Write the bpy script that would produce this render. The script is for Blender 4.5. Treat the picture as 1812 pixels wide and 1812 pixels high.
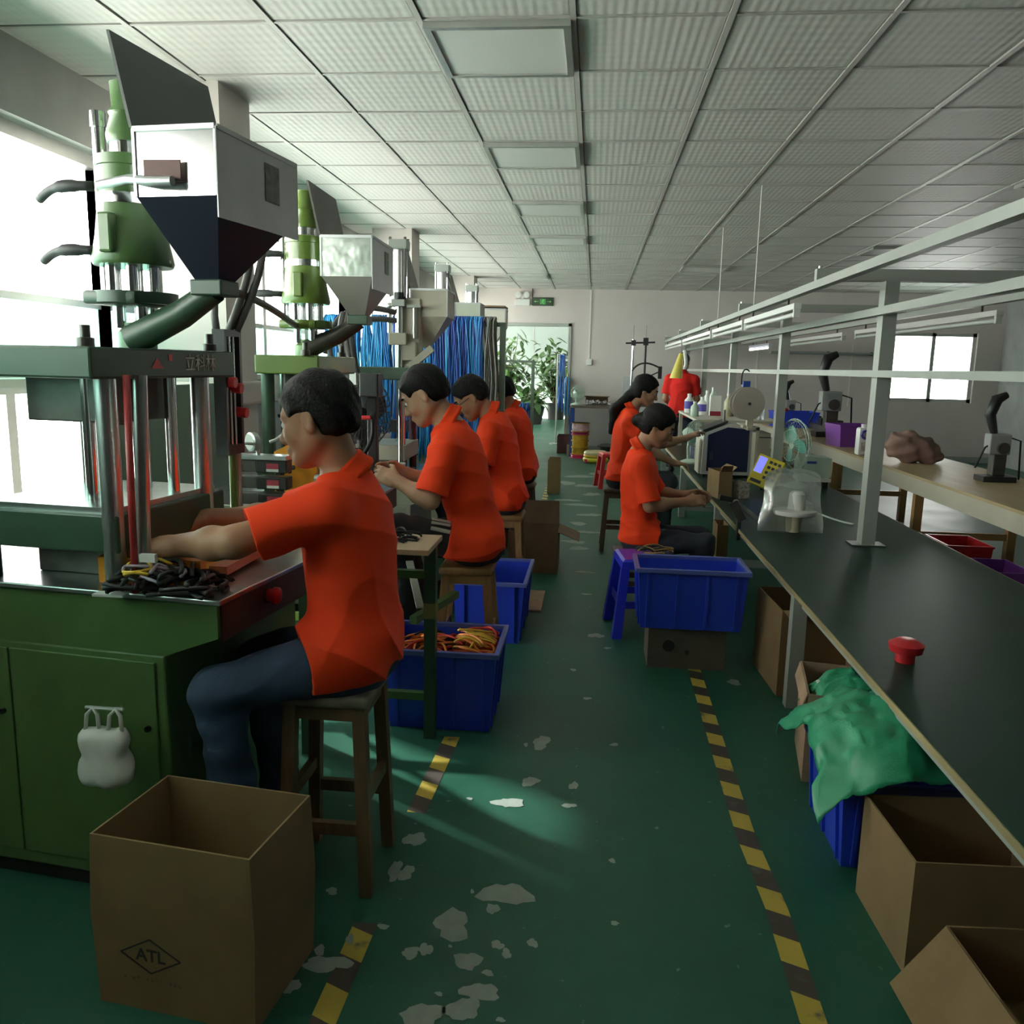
import bpy, bmesh, math, random
import numpy as np
from mathutils import Vector, Matrix, noise
import openvdb
random.seed(7)
PI = math.pi
V = Vector
S = bpy.context.scene
COL = S.collection
for o in list(bpy.data.objects): bpy.data.objects.remove(o)

# ------------------------------------------------------------------ camera, light, exposure
cam = bpy.data.cameras.new('camera'); cam.sensor_width = 36; cam.sensor_height = 36
cam.lens = 1482/1812*36; cam.clip_end = 200
co = bpy.data.objects.new('camera', cam); COL.objects.link(co)
cR = V((0.99502987, 0.09729014, 0.0212174)); cU = V((-0.03747708, 0.16848415, 0.98499166)); cF = V((-0.09225518, 0.98089129, -0.17129291))
m = Matrix.Identity(4)
for i in range(3):
    m[i][0] = cR[i]; m[i][1] = cU[i]; m[i][2] = -cF[i]
m[2][3] = 1.45
co.matrix_world = m
S.camera = co
w = bpy.data.worlds.new('overcast'); S.world = w; w.use_nodes = True
bg = w.node_tree.nodes['Background']; bg.inputs[0].default_value = (1.0, 0.99, 0.95, 1); bg.inputs[1].default_value = 17.0
sl = bpy.data.lights.new('sun', 'SUN'); sl.energy = 130; sl.angle = 0.03; sl.color = (1, .98, .94)
so = bpy.data.objects.new('sun', sl); COL.objects.link(so); so.rotation_euler = (0, math.radians(24), 0)   # from beyond the right-hand side of the building
gl = bpy.data.lights.new('floor_patch_spot', 'SPOT'); gl.energy = 13000; gl.spot_size = math.radians(4.6); gl.spot_blend = .6; gl.shadow_soft_size = .12; gl.color = (.93, 1, .96)   # added spot outside, aimed through the low window to brighten a floor patch
go = bpy.data.objects.new('floor_patch_spot', gl); COL.objects.link(go); go.location = (-7.28, 6.88, 2.76)
go.rotation_euler = (V((-.50, 2.84, 0))-V((-7.28, 6.88, 2.76))).to_track_quat('-Z', 'Y').to_euler()
S.view_settings.view_transform = 'Standard'; S.view_settings.look = 'None'
S.view_settings.exposure = 0.1; S.view_settings.gamma = 1; S.view_settings.use_curve_mapping = False
S.cycles.max_bounces = 8; S.cycles.diffuse_bounces = 5; S.cycles.transparent_max_bounces = 12
S.cycles.sample_clamp_indirect = 6
S.cycles.use_denoising = True

# ------------------------------------------------------------------ materials
MATS = {}
def mat(name, rgb, rough=0.6, metal=0.0, var=0.0, scale=8.0, bump=0.0, bscale=60.0, emit=None, es=1.0, spec=0.5, coat=0.0):
    if name in MATS: return MATS[name]
    m = bpy.data.materials.new(name); m.use_nodes = True
    nt = m.node_tree; b = nt.nodes['Principled BSDF']
    b.inputs['Base Color'].default_value = (*rgb, 1)
    b.inputs['Roughness'].default_value = rough; b.inputs['Metallic'].default_value = metal
    b.inputs['Specular IOR Level'].default_value = spec
    b.inputs['Coat Weight'].default_value = coat
    tc = nt.nodes.new('ShaderNodeTexCoord')
    if var > 0:
        n = nt.nodes.new('ShaderNodeTexNoise'); n.inputs['Scale'].default_value = scale; n.inputs['Detail'].default_value = 5
        nt.links.new(tc.outputs['Object'], n.inputs['Vector'])
        r = nt.nodes.new('ShaderNodeValToRGB')
        r.color_ramp.elements[0].position = 0.3; r.color_ramp.elements[1].position = 0.7
        r.color_ramp.elements[0].color = (*[max(0, c*(1-var)) for c in rgb], 1)
        r.color_ramp.elements[1].color = (*[min(1, c*(1+var)) for c in rgb], 1)
        nt.links.new(n.outputs['Fac'], r.inputs['Fac']); nt.links.new(r.outputs['Color'], b.inputs['Base Color'])
    if bump > 0:
        n2 = nt.nodes.new('ShaderNodeTexNoise'); n2.inputs['Scale'].default_value = bscale; n2.inputs['Detail'].default_value = 3
        nt.links.new(tc.outputs['Object'], n2.inputs['Vector'])
        bp = nt.nodes.new('ShaderNodeBump'); bp.inputs['Strength'].default_value = bump; bp.inputs['Distance'].default_value = 0.01
        nt.links.new(n2.outputs['Fac'], bp.inputs['Height']); nt.links.new(bp.outputs['Normal'], b.inputs['Normal'])
    if emit:
        b.inputs['Emission Color'].default_value = (*emit, 1); b.inputs['Emission Strength'].default_value = es
    MATS[name] = m
    return m

def glassy(name, rgb, fac, rough=0.05, translucent=0.0):
    """thin pane: mostly transparent, partly glossy, optionally frosted"""
    m = bpy.data.materials.new(name); m.use_nodes = True; nt = m.node_tree
    for n in list(nt.nodes):
        if n.type == 'BSDF_PRINCIPLED': nt.nodes.remove(n)
    out = nt.nodes['Material Output']
    t = nt.nodes.new('ShaderNodeBsdfTransparent'); t.inputs[0].default_value = (*rgb, 1)
    g = nt.nodes.new('ShaderNodeBsdfGlossy'); g.inputs['Roughness'].default_value = rough
    g.inputs['Color'].default_value = (0.9, 0.9, 0.9, 1)
    mx = nt.nodes.new('ShaderNodeMixShader'); mx.inputs[0].default_value = fac
    nt.links.new(t.outputs[0], mx.inputs[1]); nt.links.new(g.outputs[0], mx.inputs[2])
    last = mx
    if translucent > 0:
        tr = nt.nodes.new('ShaderNodeBsdfTranslucent'); tr.inputs[0].default_value = (*rgb, 1)
        m2 = nt.nodes.new('ShaderNodeMixShader'); m2.inputs[0].default_value = translucent
        nt.links.new(mx.outputs[0], m2.inputs[1]); nt.links.new(tr.outputs[0], m2.inputs[2]); last = m2
    nt.links.new(last.outputs[0], out.inputs['Surface'])
    MATS[name] = m
    return m

def floor_mat():
    m = bpy.data.materials.new('green_epoxy'); m.use_nodes = True; nt = m.node_tree; b = nt.nodes['Principled BSDF']
    tc = nt.nodes.new('ShaderNodeTexCoord')
    n = nt.nodes.new('ShaderNodeTexNoise'); n.inputs['Scale'].default_value = 1.7; n.inputs['Detail'].default_value = 6; n.inputs['Roughness'].default_value = 0.65
    nt.links.new(tc.outputs['Object'], n.inputs['Vector'])
    r = nt.nodes.new('ShaderNodeValToRGB')
    r.color_ramp.elements[0].position = 0.25; r.color_ramp.elements[1].position = 0.8
    r.color_ramp.elements[0].color = (0.009, 0.062, 0.036, 1); r.color_ramp.elements[1].color = (0.024, 0.112, 0.072, 1)
    nt.links.new(n.outputs['Fac'], r.inputs['Fac'])
    # tiny scuffs
    n2 = nt.nodes.new('ShaderNodeTexNoise'); n2.inputs['Scale'].default_value = 26; n2.inputs['Detail'].default_value = 4
    nt.links.new(tc.outputs['Object'], n2.inputs['Vector'])
    r2 = nt.nodes.new('ShaderNodeValToRGB'); r2.color_ramp.elements[0].position = 0.7; r2.color_ramp.elements[1].position = 0.8
    nt.links.new(n2.outputs['Fac'], r2.inputs['Fac'])
    mx = nt.nodes.new('ShaderNodeMixRGB'); mx.inputs['Color2'].default_value = (0.28, 0.33, 0.3, 1)
    nt.links.new(r2.outputs['Color'], mx.inputs['Fac']); nt.links.new(r.outputs['Color'], mx.inputs['Color1'])
    nt.links.new(mx.outputs['Color'], b.inputs['Base Color'])
    rr = nt.nodes.new('ShaderNodeMapRange'); rr.inputs['To Min'].default_value = 0.32; rr.inputs['To Max'].default_value = 0.6; b.inputs['Specular IOR Level'].default_value = 0.3
    nt.links.new(n.outputs['Fac'], rr.inputs['Value']); nt.links.new(rr.outputs['Result'], b.inputs['Roughness'])
    bp = nt.nodes.new('ShaderNodeBump'); bp.inputs['Strength'].default_value = 0.12; bp.inputs['Distance'].default_value = 0.004
    nt.links.new(n2.outputs['Fac'], bp.inputs['Height']); nt.links.new(bp.outputs['Normal'], b.inputs['Normal'])
    MATS['green_epoxy'] = m; return m

def tile_mat():
    """gypsum ceiling tile with a pressed diamond weave"""
    m = bpy.data.materials.new('pressed_tile'); m.use_nodes = True; nt = m.node_tree; b = nt.nodes['Principled BSDF']
    b.inputs['Roughness'].default_value = 0.55; b.inputs['Base Color'].default_value = (0.56, 0.54, 0.515, 1)
    tc = nt.nodes.new('ShaderNodeTexCoord'); sp = nt.nodes.new('ShaderNodeSeparateXYZ'); nt.links.new(tc.outputs['Object'], sp.inputs[0])
    def wave(ax, k, src2=None, k2=0):
        a = nt.nodes.new('ShaderNodeMath'); a.operation = 'MULTIPLY'; a.inputs[1].default_value = k; nt.links.new(sp.outputs[ax], a.inputs[0])
        c = nt.nodes.new('ShaderNodeMath'); c.operation = 'MULTIPLY'; c.inputs[1].default_value = k2; nt.links.new(sp.outputs[src2], c.inputs[0])
        d = nt.nodes.new('ShaderNodeMath'); d.operation = 'ADD'; nt.links.new(a.outputs[0], d.inputs[0]); nt.links.new(c.outputs[0], d.inputs[1])
        s = nt.nodes.new('ShaderNodeMath'); s.operation = 'SINE'; nt.links.new(d.outputs[0], s.inputs[0]); return s
    k = 2*PI*8/0.6
    p = wave(0, k, 1, k*0.5); q = wave(0, -k, 1, k*0.5)
    mu = nt.nodes.new('ShaderNodeMath'); mu.operation = 'MULTIPLY'; nt.links.new(p.outputs[0], mu.inputs[0]); nt.links.new(q.outputs[0], mu.inputs[1])
    bp = nt.nodes.new('ShaderNodeBump'); bp.inputs['Strength'].default_value = 0.2; bp.inputs['Distance'].default_value = 0.005
    nt.links.new(mu.outputs[0], bp.inputs['Height']); nt.links.new(bp.outputs['Normal'], b.inputs['Normal'])
    MATS['pressed_tile'] = m; return m

def stripe_mat():
    m = bpy.data.materials.new('hazard_tape'); m.use_nodes = True; nt = m.node_tree; b = nt.nodes['Principled BSDF']
    b.inputs['Roughness'].default_value = 0.55
    tc = nt.nodes.new('ShaderNodeTexCoord'); sp = nt.nodes.new('ShaderNodeSeparateXYZ'); nt.links.new(tc.outputs['Object'], sp.inputs[0])
    a = nt.nodes.new('ShaderNodeMath'); a.operation = 'MULTIPLY_ADD'; a.inputs[1].default_value = 0.45
    nt.links.new(sp.outputs[0], a.inputs[0]); nt.links.new(sp.outputs[1], a.inputs[2])
    d = nt.nodes.new('ShaderNodeMath'); d.operation = 'DIVIDE'; d.inputs[1].default_value = 0.205; nt.links.new(a.outputs[0], d.inputs[0])
    f = nt.nodes.new('ShaderNodeMath'); f.operation = 'FRACT'; nt.links.new(d.outputs[0], f.inputs[0])
    g = nt.nodes.new('ShaderNodeMath'); g.operation = 'GREATER_THAN'; g.inputs[1].default_value = 0.5; nt.links.new(f.outputs[0], g.inputs[0])
    n = nt.nodes.new('ShaderNodeTexNoise'); n.inputs['Scale'].default_value = 14; n.inputs['Detail'].default_value = 5; nt.links.new(tc.outputs['Object'], n.inputs['Vector'])
    r = nt.nodes.new('ShaderNodeValToRGB'); r.color_ramp.elements[0].position = 0.6; r.color_ramp.elements[1].position = 0.72
    nt.links.new(n.outputs['Fac'], r.inputs['Fac'])
    mx = nt.nodes.new('ShaderNodeMixRGB'); mx.inputs['Color1'].default_value = (0.055, 0.04, 0.03, 1); mx.inputs['Color2'].default_value = (0.5, 0.36, 0.05, 1)
    nt.links.new(g.outputs[0], mx.inputs['Fac'])
    m2 = nt.nodes.new('ShaderNodeMixRGB'); m2.inputs['Color2'].default_value = (0.08, 0.1, 0.07, 1)
    nt.links.new(r.outputs['Color'], m2.inputs['Fac']); nt.links.new(mx.outputs['Color'], m2.inputs['Color1'])
    nt.links.new(m2.outputs['Color'], b.inputs['Base Color'])
    MATS['hazard_tape'] = m; return m

def wood_mat(name, c0, c1, rough=0.45, axis=2, sc=5):
    m = bpy.data.materials.new(name); m.use_nodes = True; nt = m.node_tree; b = nt.nodes['Principled BSDF']; b.inputs['Roughness'].default_value = rough
    tc = nt.nodes.new('ShaderNodeTexCoord'); mp = nt.nodes.new('ShaderNodeMapping')
    s = [sc*6]*3; s[axis] = sc; mp.inputs['Scale'].default_value = s
    nt.links.new(tc.outputs['Object'], mp.inputs['Vector'])
    n = nt.nodes.new('ShaderNodeTexNoise'); n.inputs['Scale'].default_value = 1; n.inputs['Detail'].default_value = 6; n.inputs['Distortion'].default_value = 0.6
    nt.links.new(mp.outputs['Vector'], n.inputs['Vector'])
    r = nt.nodes.new('ShaderNodeValToRGB'); r.color_ramp.elements[0].position = 0.3; r.color_ramp.elements[1].position = 0.7
    r.color_ramp.elements[0].color = (*c0, 1); r.color_ramp.elements[1].color = (*c1, 1)
    nt.links.new(n.outputs['Fac'], r.inputs['Fac']); nt.links.new(r.outputs['Color'], b.inputs['Base Color'])
    MATS[name] = m; return m

FLOOR = floor_mat(); TILE = tile_mat(); TAPE = stripe_mat()
WALL = mat('painted_wall', (0.60, 0.545, 0.52), 0.8, var=0.05, scale=1.5, bump=0.05, bscale=40)
WALLW = mat('white_paint', (0.72, 0.70, 0.68), 0.75, var=0.04, scale=2)
CONC = mat('grey_wall', (0.33, 0.34, 0.33), 0.8, var=0.1, scale=3)
ALU = mat('aluminium', (0.62, 0.62, 0.60), 0.35, 0.9, var=0.05)
ALUP = mat('grey_enamel', (0.34, 0.36, 0.325), 0.42, 0.0, var=0.06, scale=5)
TEE = mat('tee_bar', (0.42, 0.40, 0.38), 0.45)
STEEL = mat('brushed_steel', (0.55, 0.56, 0.56), 0.3, 1.0, var=0.08, scale=20)
STAIN = mat('stainless_sheet', (0.72, 0.74, 0.74), 0.16, 1.0, bump=0.12, bscale=5)
STAIN2 = mat('dull_sheet', (0.50, 0.51, 0.51), 0.42, 0.8, var=0.08, scale=6)
CHROME = mat('chrome', (0.72, 0.72, 0.72), 0.12, 1.0)
DSTEEL = mat('oiled_steel', (0.12, 0.11, 0.10), 0.4, 0.7, var=0.2, scale=15)
DARK = mat('black_paint', (0.02, 0.02, 0.02), 0.4)
RUB = mat('black_rubber', (0.018, 0.018, 0.018), 0.65)
HOSE = mat('grey_hose', (0.09, 0.085, 0.08), 0.5)
GREEN = mat('machine_green', (0.075, 0.15, 0.045), 0.38, var=0.15, scale=6, coat=0.2)
LGREEN = mat('lime_green', (0.10, 0.16, 0.022), 0.36, var=0.12, scale=7, coat=0.3)
DGREEN = mat('dark_green', (0.035, 0.075, 0.045), 0.4, var=0.15, scale=6)
CREAM = mat('cream_enamel', (0.46, 0.43, 0.34), 0.4, var=0.06, scale=4)
CREAM2 = mat('pale_green_enamel', (0.46, 0.5, 0.38), 0.4, var=0.06, scale=4)
ORANGE = mat('orange_paint', (0.75, 0.30, 0.02), 0.4)
RED = mat('red_plastic', (0.5, 0.02, 0.025), 0.35)
WHITE = mat('white_plastic', (0.75, 0.75, 0.72), 0.4)
SHIRT = mat('orange_polo', (0.92, 0.056, 0.010), 0.75, var=0.08, scale=5, bump=0.12, bscale=420, spec=0.25)
SHIRTR = mat('red_shirt', (0.62, 0.02, 0.015), 0.8, spec=0.2)
COLLAR = mat('polo_collar', (0.80, 0.055, 0.011), 0.8, bump=0.15, bscale=300, spec=0.2)
SKIN = mat('skin', (0.40, 0.215, 0.125), 0.5, var=0.07, scale=14, spec=0.4)
SKINW = mat('skin_fair', (0.46, 0.27, 0.17), 0.5, var=0.06, scale=14, spec=0.4)
HAIR = mat('black_hair', (0.006, 0.0055, 0.005), 0.6, bump=0.5, bscale=130, spec=0.18)
JEANS = mat('blue_denim', (0.025, 0.05, 0.10), 0.8, var=0.3, scale=10, bump=0.2, bscale=300)
BLACKC = mat('black_cloth', (0.012, 0.012, 0.015), 0.85, var=0.2)
NAVYC = mat('navy_cloth', (0.018, 0.022, 0.035), 0.85, var=0.2)
EYEW = mat('eye_white', (0.6, 0.58, 0.55), 0.3)
LIPS = mat('lips', (0.33, 0.12, 0.09), 0.5)
BLUE = mat('blue_crate', (0.022, 0.055, 0.52), 0.38, var=0.06, scale=5)
BLUEST = mat('blue_stool', (0.02, 0.03, 0.5), 0.3)
KRAFT = mat('kraft_card', (0.235, 0.15, 0.068), 0.85, var=0.1, scale=6, bump=0.05, bscale=50)
KRAFTD = mat('brown_card', (0.17, 0.10, 0.06), 0.85, var=0.15, scale=6)
KRAFTP = mat('pink_card', (0.40, 0.26, 0.17), 0.85, var=0.15, scale=9)
INK = mat('black_ink', (0.03, 0.025, 0.02), 0.8)
PLY = wood_mat('plywood', (0.42, 0.30, 0.19), (0.52, 0.38, 0.25), 0.5, 1, 3)
STOOLW = wood_mat('stool_wood', (0.20, 0.105, 0.04), (0.30, 0.17, 0.065), 0.45, 2, 6)
DWOOD = wood_mat('dark_wood', (0.06, 0.035, 0.022), (0.11, 0.065, 0.04), 0.5, 2, 6)
BENCHT = mat('green_laminate', (0.010, 0.033, 0.022), 0.42, var=0.12, scale=2.5, bump=0.03, bscale=120, spec=0.14)
NAVY = mat('navy_panel', (0.008, 0.014, 0.055), 0.35)
PURPLE = mat('purple_plastic', (0.22, 0.05, 0.36), 0.35)
YELLOW = mat('yellow_plastic', (0.62, 0.50, 0.02), 0.4)
LCD = mat('lcd', (0.10, 0.10, 0.5), 0.3, emit=(0.22, 0.24, 0.95), es=0.9)
TUBEON = mat('lit_tube', (1, 1, 1), 0.3, emit=(0.95, 0.95, 1.0), es=3.0)
TUBEOFF = mat('unlit_tube', (0.8, 0.8, 0.78), 0.25)
GCLOTH = mat('green_woven_plastic', (0.03, 0.30, 0.15), 0.35, var=0.12, scale=10, bump=0.15, bscale=220)
CABLE = mat('blue_cable', (0.02, 0.17, 0.52), 0.35)
CABLE2 = mat('deep_blue_cable', (0.015, 0.05, 0.30), 0.35)
CABLEG = mat('grey_cable', (0.20, 0.20, 0.18), 0.5)
WIREO = mat('orange_wire', (0.75, 0.22, 0.03), 0.4)
WIREY = mat('yellow_wire', (0.65, 0.42, 0.03), 0.4)
WIRER = mat('red_wire', (0.6, 0.03, 0.02), 0.4)
LEAF = mat('leaf', (0.07, 0.16, 0.04), 0.4, var=0.35, scale=4)
PALE = mat('pale_partition', (0.28, 0.34, 0.31), 0.6)
CHIP = mat('bare_concrete', (0.30, 0.33, 0.29), 0.8, var=0.12, scale=20)
TEAL = mat('teal_plastic', (0.12, 0.42, 0.33), 0.4)
MINT = mat('mint_plastic', (0.50, 0.62, 0.52), 0.4)
PINK = mat('pink_plastic', (0.62, 0.03, 0.12), 0.4)
BLUEP = mat('blue_paint', (0.02, 0.06, 0.28), 0.4)
GLASS = glassy('window_glass', (0.97, 1.0, 0.98), 0.06)
FROST = glassy('frosted_green_glass', (0.22, 0.47, 0.39), 0.05, 0.2, translucent=0.6)
BAGM = glassy('clear_film', (0.90, 0.93, 0.90), 0.30, 0.22, translucent=0.16)
BOTTLE = glassy('bottle_film', (0.85, 0.88, 0.92), 0.25, 0.15, translucent=0.3)

# ------------------------------------------------------------------ object helpers
def wm(o):
    return (wm(o.parent) if o.parent else Matrix.Identity(4)) @ o.matrix_basis
def tag(o, label=None, cat=None, group=None, kind=None):
    if label: o['label'] = label
    if cat: o['category'] = cat
    if group: o['group'] = group
    if kind: o['kind'] = kind
    return o
def thing(name, label, cat, loc=(0, 0, 0), rz=0, group=None):
    o = bpy.data.objects.new(name, None); COL.objects.link(o)
    o.empty_display_size = 0.05
    o.location = loc; o.rotation_euler = (0, 0, rz)
    return tag(o, label, cat, group)
class B:
    """bmesh collector"""
    def __init__(s): s.bm = bmesh.new()
    def box(s, lo, hi, M=None, bev=0):
        lo = V(lo); hi = V(hi)
        c = [V((x, y, z)) for z in (lo.z, hi.z) for y in (lo.y, hi.y) for x in (lo.x, hi.x)]
        if M: c = [M @ p for p in c]
        v = [s.bm.verts.new(p) for p in c]
        fs = [s.bm.faces.new([v[i] for i in f]) for f in ((0, 2, 3, 1), (4, 5, 7, 6), (0, 1, 5, 4), (2, 6, 7, 3), (0, 4, 6, 2), (1, 3, 7, 5))]
        if bev:
            es = list({e for f in fs for e in f.edges})
            bmesh.ops.bevel(s.bm, geom=es, offset=bev, segments=2, profile=0.5, affect='EDGES')
        return s
    def bar(s, a, b, wd, dp=None, up=(0, 0, 1), bev=0):
        """rectangular bar from a to b"""
        a = V(a); b = V(b); dp = dp or wd; d = (b-a); L = d.length; d.normalize(); up = V(up)
        if abs(d.dot(up)) > 0.98: up = V((0, 1, 0))
        sx = d.cross(up).normalized(); sy = sx.cross(d)
        M = Matrix(((sx.x, sy.x, d.x, a.x), (sx.y, sy.y, d.y, a.y), (sx.z, sy.z, d.z, a.z), (0, 0, 0, 1)))
        return s.box((-wd/2, -dp/2, 0), (wd/2, dp/2, L), M, bev)
    def tube(s, pts, r, n=8, r1=None, cap=True):
        pts = [V(p) for p in pts]; N = len(pts); rings = []
        t0 = (pts[1]-pts[0]).normalized(); ref = V((0, 0, 1)) if abs(t0.z) < 0.9 else V((1, 0, 0))
        nx = t0.cross(ref).normalized()
        for i, p in enumerate(pts):
            t = (pts[min(i+1, N-1)]-pts[max(i-1, 0)]).normalized()
            nx = (nx-t*nx.dot(t)).normalized(); ny = t.cross(nx)
            rr = r if r1 is None else r+(r1-r)*i/(N-1)
            if isinstance(r, (list, tuple)): rr = r[i]
            rings.append([s.bm.verts.new(p+nx*(rr*math.cos(2*PI*k/n))+ny*(rr*math.sin(2*PI*k/n))) for k in range(n)])
        for a, b in zip(rings, rings[1:]):
            for k in range(n): s.bm.faces.new((a[k], a[(k+1) % n], b[(k+1) % n], b[k]))
        if cap:
            s.bm.faces.new(rings[0][::-1]); s.bm.faces.new(rings[-1])
        return s
    def cyl(s, a, b, r, r1=None, n=16): return s.tube([a, b], r, n, r1)
    def lathe(s, prof, c=(0, 0, 0), n=24, M=None, cap=True):
        c = V(c); rings = []
        for r, z in prof:
            ps = [V((c.x+r*math.cos(2*PI*k/n), c.y+r*math.sin(2*PI*k/n), c.z+z)) for k in range(n)]
            if M: ps = [M @ p for p in ps]
            rings.append([s.bm.verts.new(p) for p in ps])
        for a, b in zip(rings, rings[1:]):
            for k in range(n): s.bm.faces.new((a[k], a[(k+1) % n], b[(k+1) % n], b[k]))
        if cap:
            s.bm.faces.new(rings[0][::-1]); s.bm.faces.new(rings[-1])
        return s
    def loft(s, loops, cap0=True, cap1=True):
        rs = [[s.bm.verts.new(V(p)) for p in l] for l in loops]; n = len(rs[0])
        for a, b in zip(rs, rs[1:]):
            for k in range(n): s.bm.faces.new((a[k], a[(k+1) % n], b[(k+1) % n], b[k]))
        if cap0: s.bm.faces.new(rs[0][::-1])
        if cap1: s.bm.faces.new(rs[-1])
        return s
    def prism(s, poly, d, M=None):
        d = V(d); return s.loft([[V(p) for p in poly], [V(p)+d for p in poly]])
    def ball(s, c, r, n=12, M=None):
        r = V(r) if hasattr(r, '__len__') else V((r, r, r))
        T = Matrix.Translation(V(c)) @ (M or Matrix.Identity(4)) @ Matrix.Diagonal((*r, 1))
        bmesh.ops.create_uvsphere(s.bm, u_segments=n, v_segments=max(6, n*2//3), radius=1, matrix=T); return s
    def ring(s, c, R, r, axis=(0, 0, 1), n=24, m=6):
        q = V((0, 0, 1)).rotation_difference(V(axis)); rings = []
        for i in range(n):
            a = 2*PI*i/n; row = []
            for k in range(m):
                b = 2*PI*k/m; p = V(((R+r*math.cos(b))*math.cos(a), (R+r*math.cos(b))*math.sin(a), r*math.sin(b)))
                row.append(s.bm.verts.new(V(c)+q @ p))
            rings.append(row)
        for i in range(n):
            a, b = rings[i], rings[(i+1) % n]
            for k in range(m): s.bm.faces.new((a[k], a[(k+1) % m], b[(k+1) % m], b[k]))
        return s
    def poly(s, pts):
        s.bm.faces.new([s.bm.verts.new(V(p)) for p in pts]); return s
    def out(s, name, mt, parent=None, smooth=None, local=False, kind=None, label=None):
        bm = s.bm
        bmesh.ops.recalc_face_normals(bm, faces=bm.faces[:])
        if parent and not local: bm.transform(wm(parent).inverted())
        me = bpy.data.meshes.new(name); bm.to_mesh(me); bm.free()
        return mesh_obj(name, me, mt, parent, smooth, kind, label)
def mesh_obj(name, me, mt, parent=None, smooth=None, kind=None, label=None):
    me.materials.append(mt)
    if smooth is not None:
        me.polygons.foreach_set('use_smooth', [True]*len(me.polygons))
        if smooth < 180: me.set_sharp_from_angle(angle=math.radians(smooth))
    o = bpy.data.objects.new(name, me); COL.objects.link(o)
    if parent: o.parent = parent
    if kind: o['kind'] = kind
    if label: o['label'] = label
    return o
def copy_tree(o, parent=None):
    c = o.copy(); COL.objects.link(c)
    if parent: c.parent = parent
    for ch in [x for x in bpy.data.objects if x.parent == o]: copy_tree(ch, c)
    return c
def struct(name, b, mt, parent=None, smooth=None):
    o = b.out(name, mt, parent, smooth)
    if not parent: o['kind'] = 'structure'
    return o
def top(b, name, mt, label, cat, loc=(0, 0, 0), group=None, smooth=40, kind=None):
    """single-mesh thing whose origin sits at loc"""
    b.bm.transform(Matrix.Translation(-V(loc)))
    o = b.out(name, mt, None, smooth); o.location = loc
    return tag(o, label, cat, group, kind)
def text(body, size, mt, M, name, parent, bold=0.0):
    cu = bpy.data.curves.new(name, 'FONT'); cu.body = body; cu.size = size; cu.align_x = 'CENTER'; cu.align_y = 'CENTER'; cu.extrude = 0.0004; cu.offset = bold
    t = bpy.data.objects.new(name, cu); COL.objects.link(t)
    me = bpy.data.meshes.new_from_object(t.evaluated_get(bpy.context.evaluated_depsgraph_get()))
    bpy.data.objects.remove(t)
    me.transform(wm(parent).inverted() @ M)
    return mesh_obj(name, me, mt, parent)
def bez(a, b, c, d, n=12):
    a, b, c, d = V(a), V(b), V(c), V(d)
    return [a*(1-t)**3+b*3*t*(1-t)**2+c*3*t*t*(1-t)+d*t**3 for t in [i/n for i in range(n+1)]]

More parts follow.
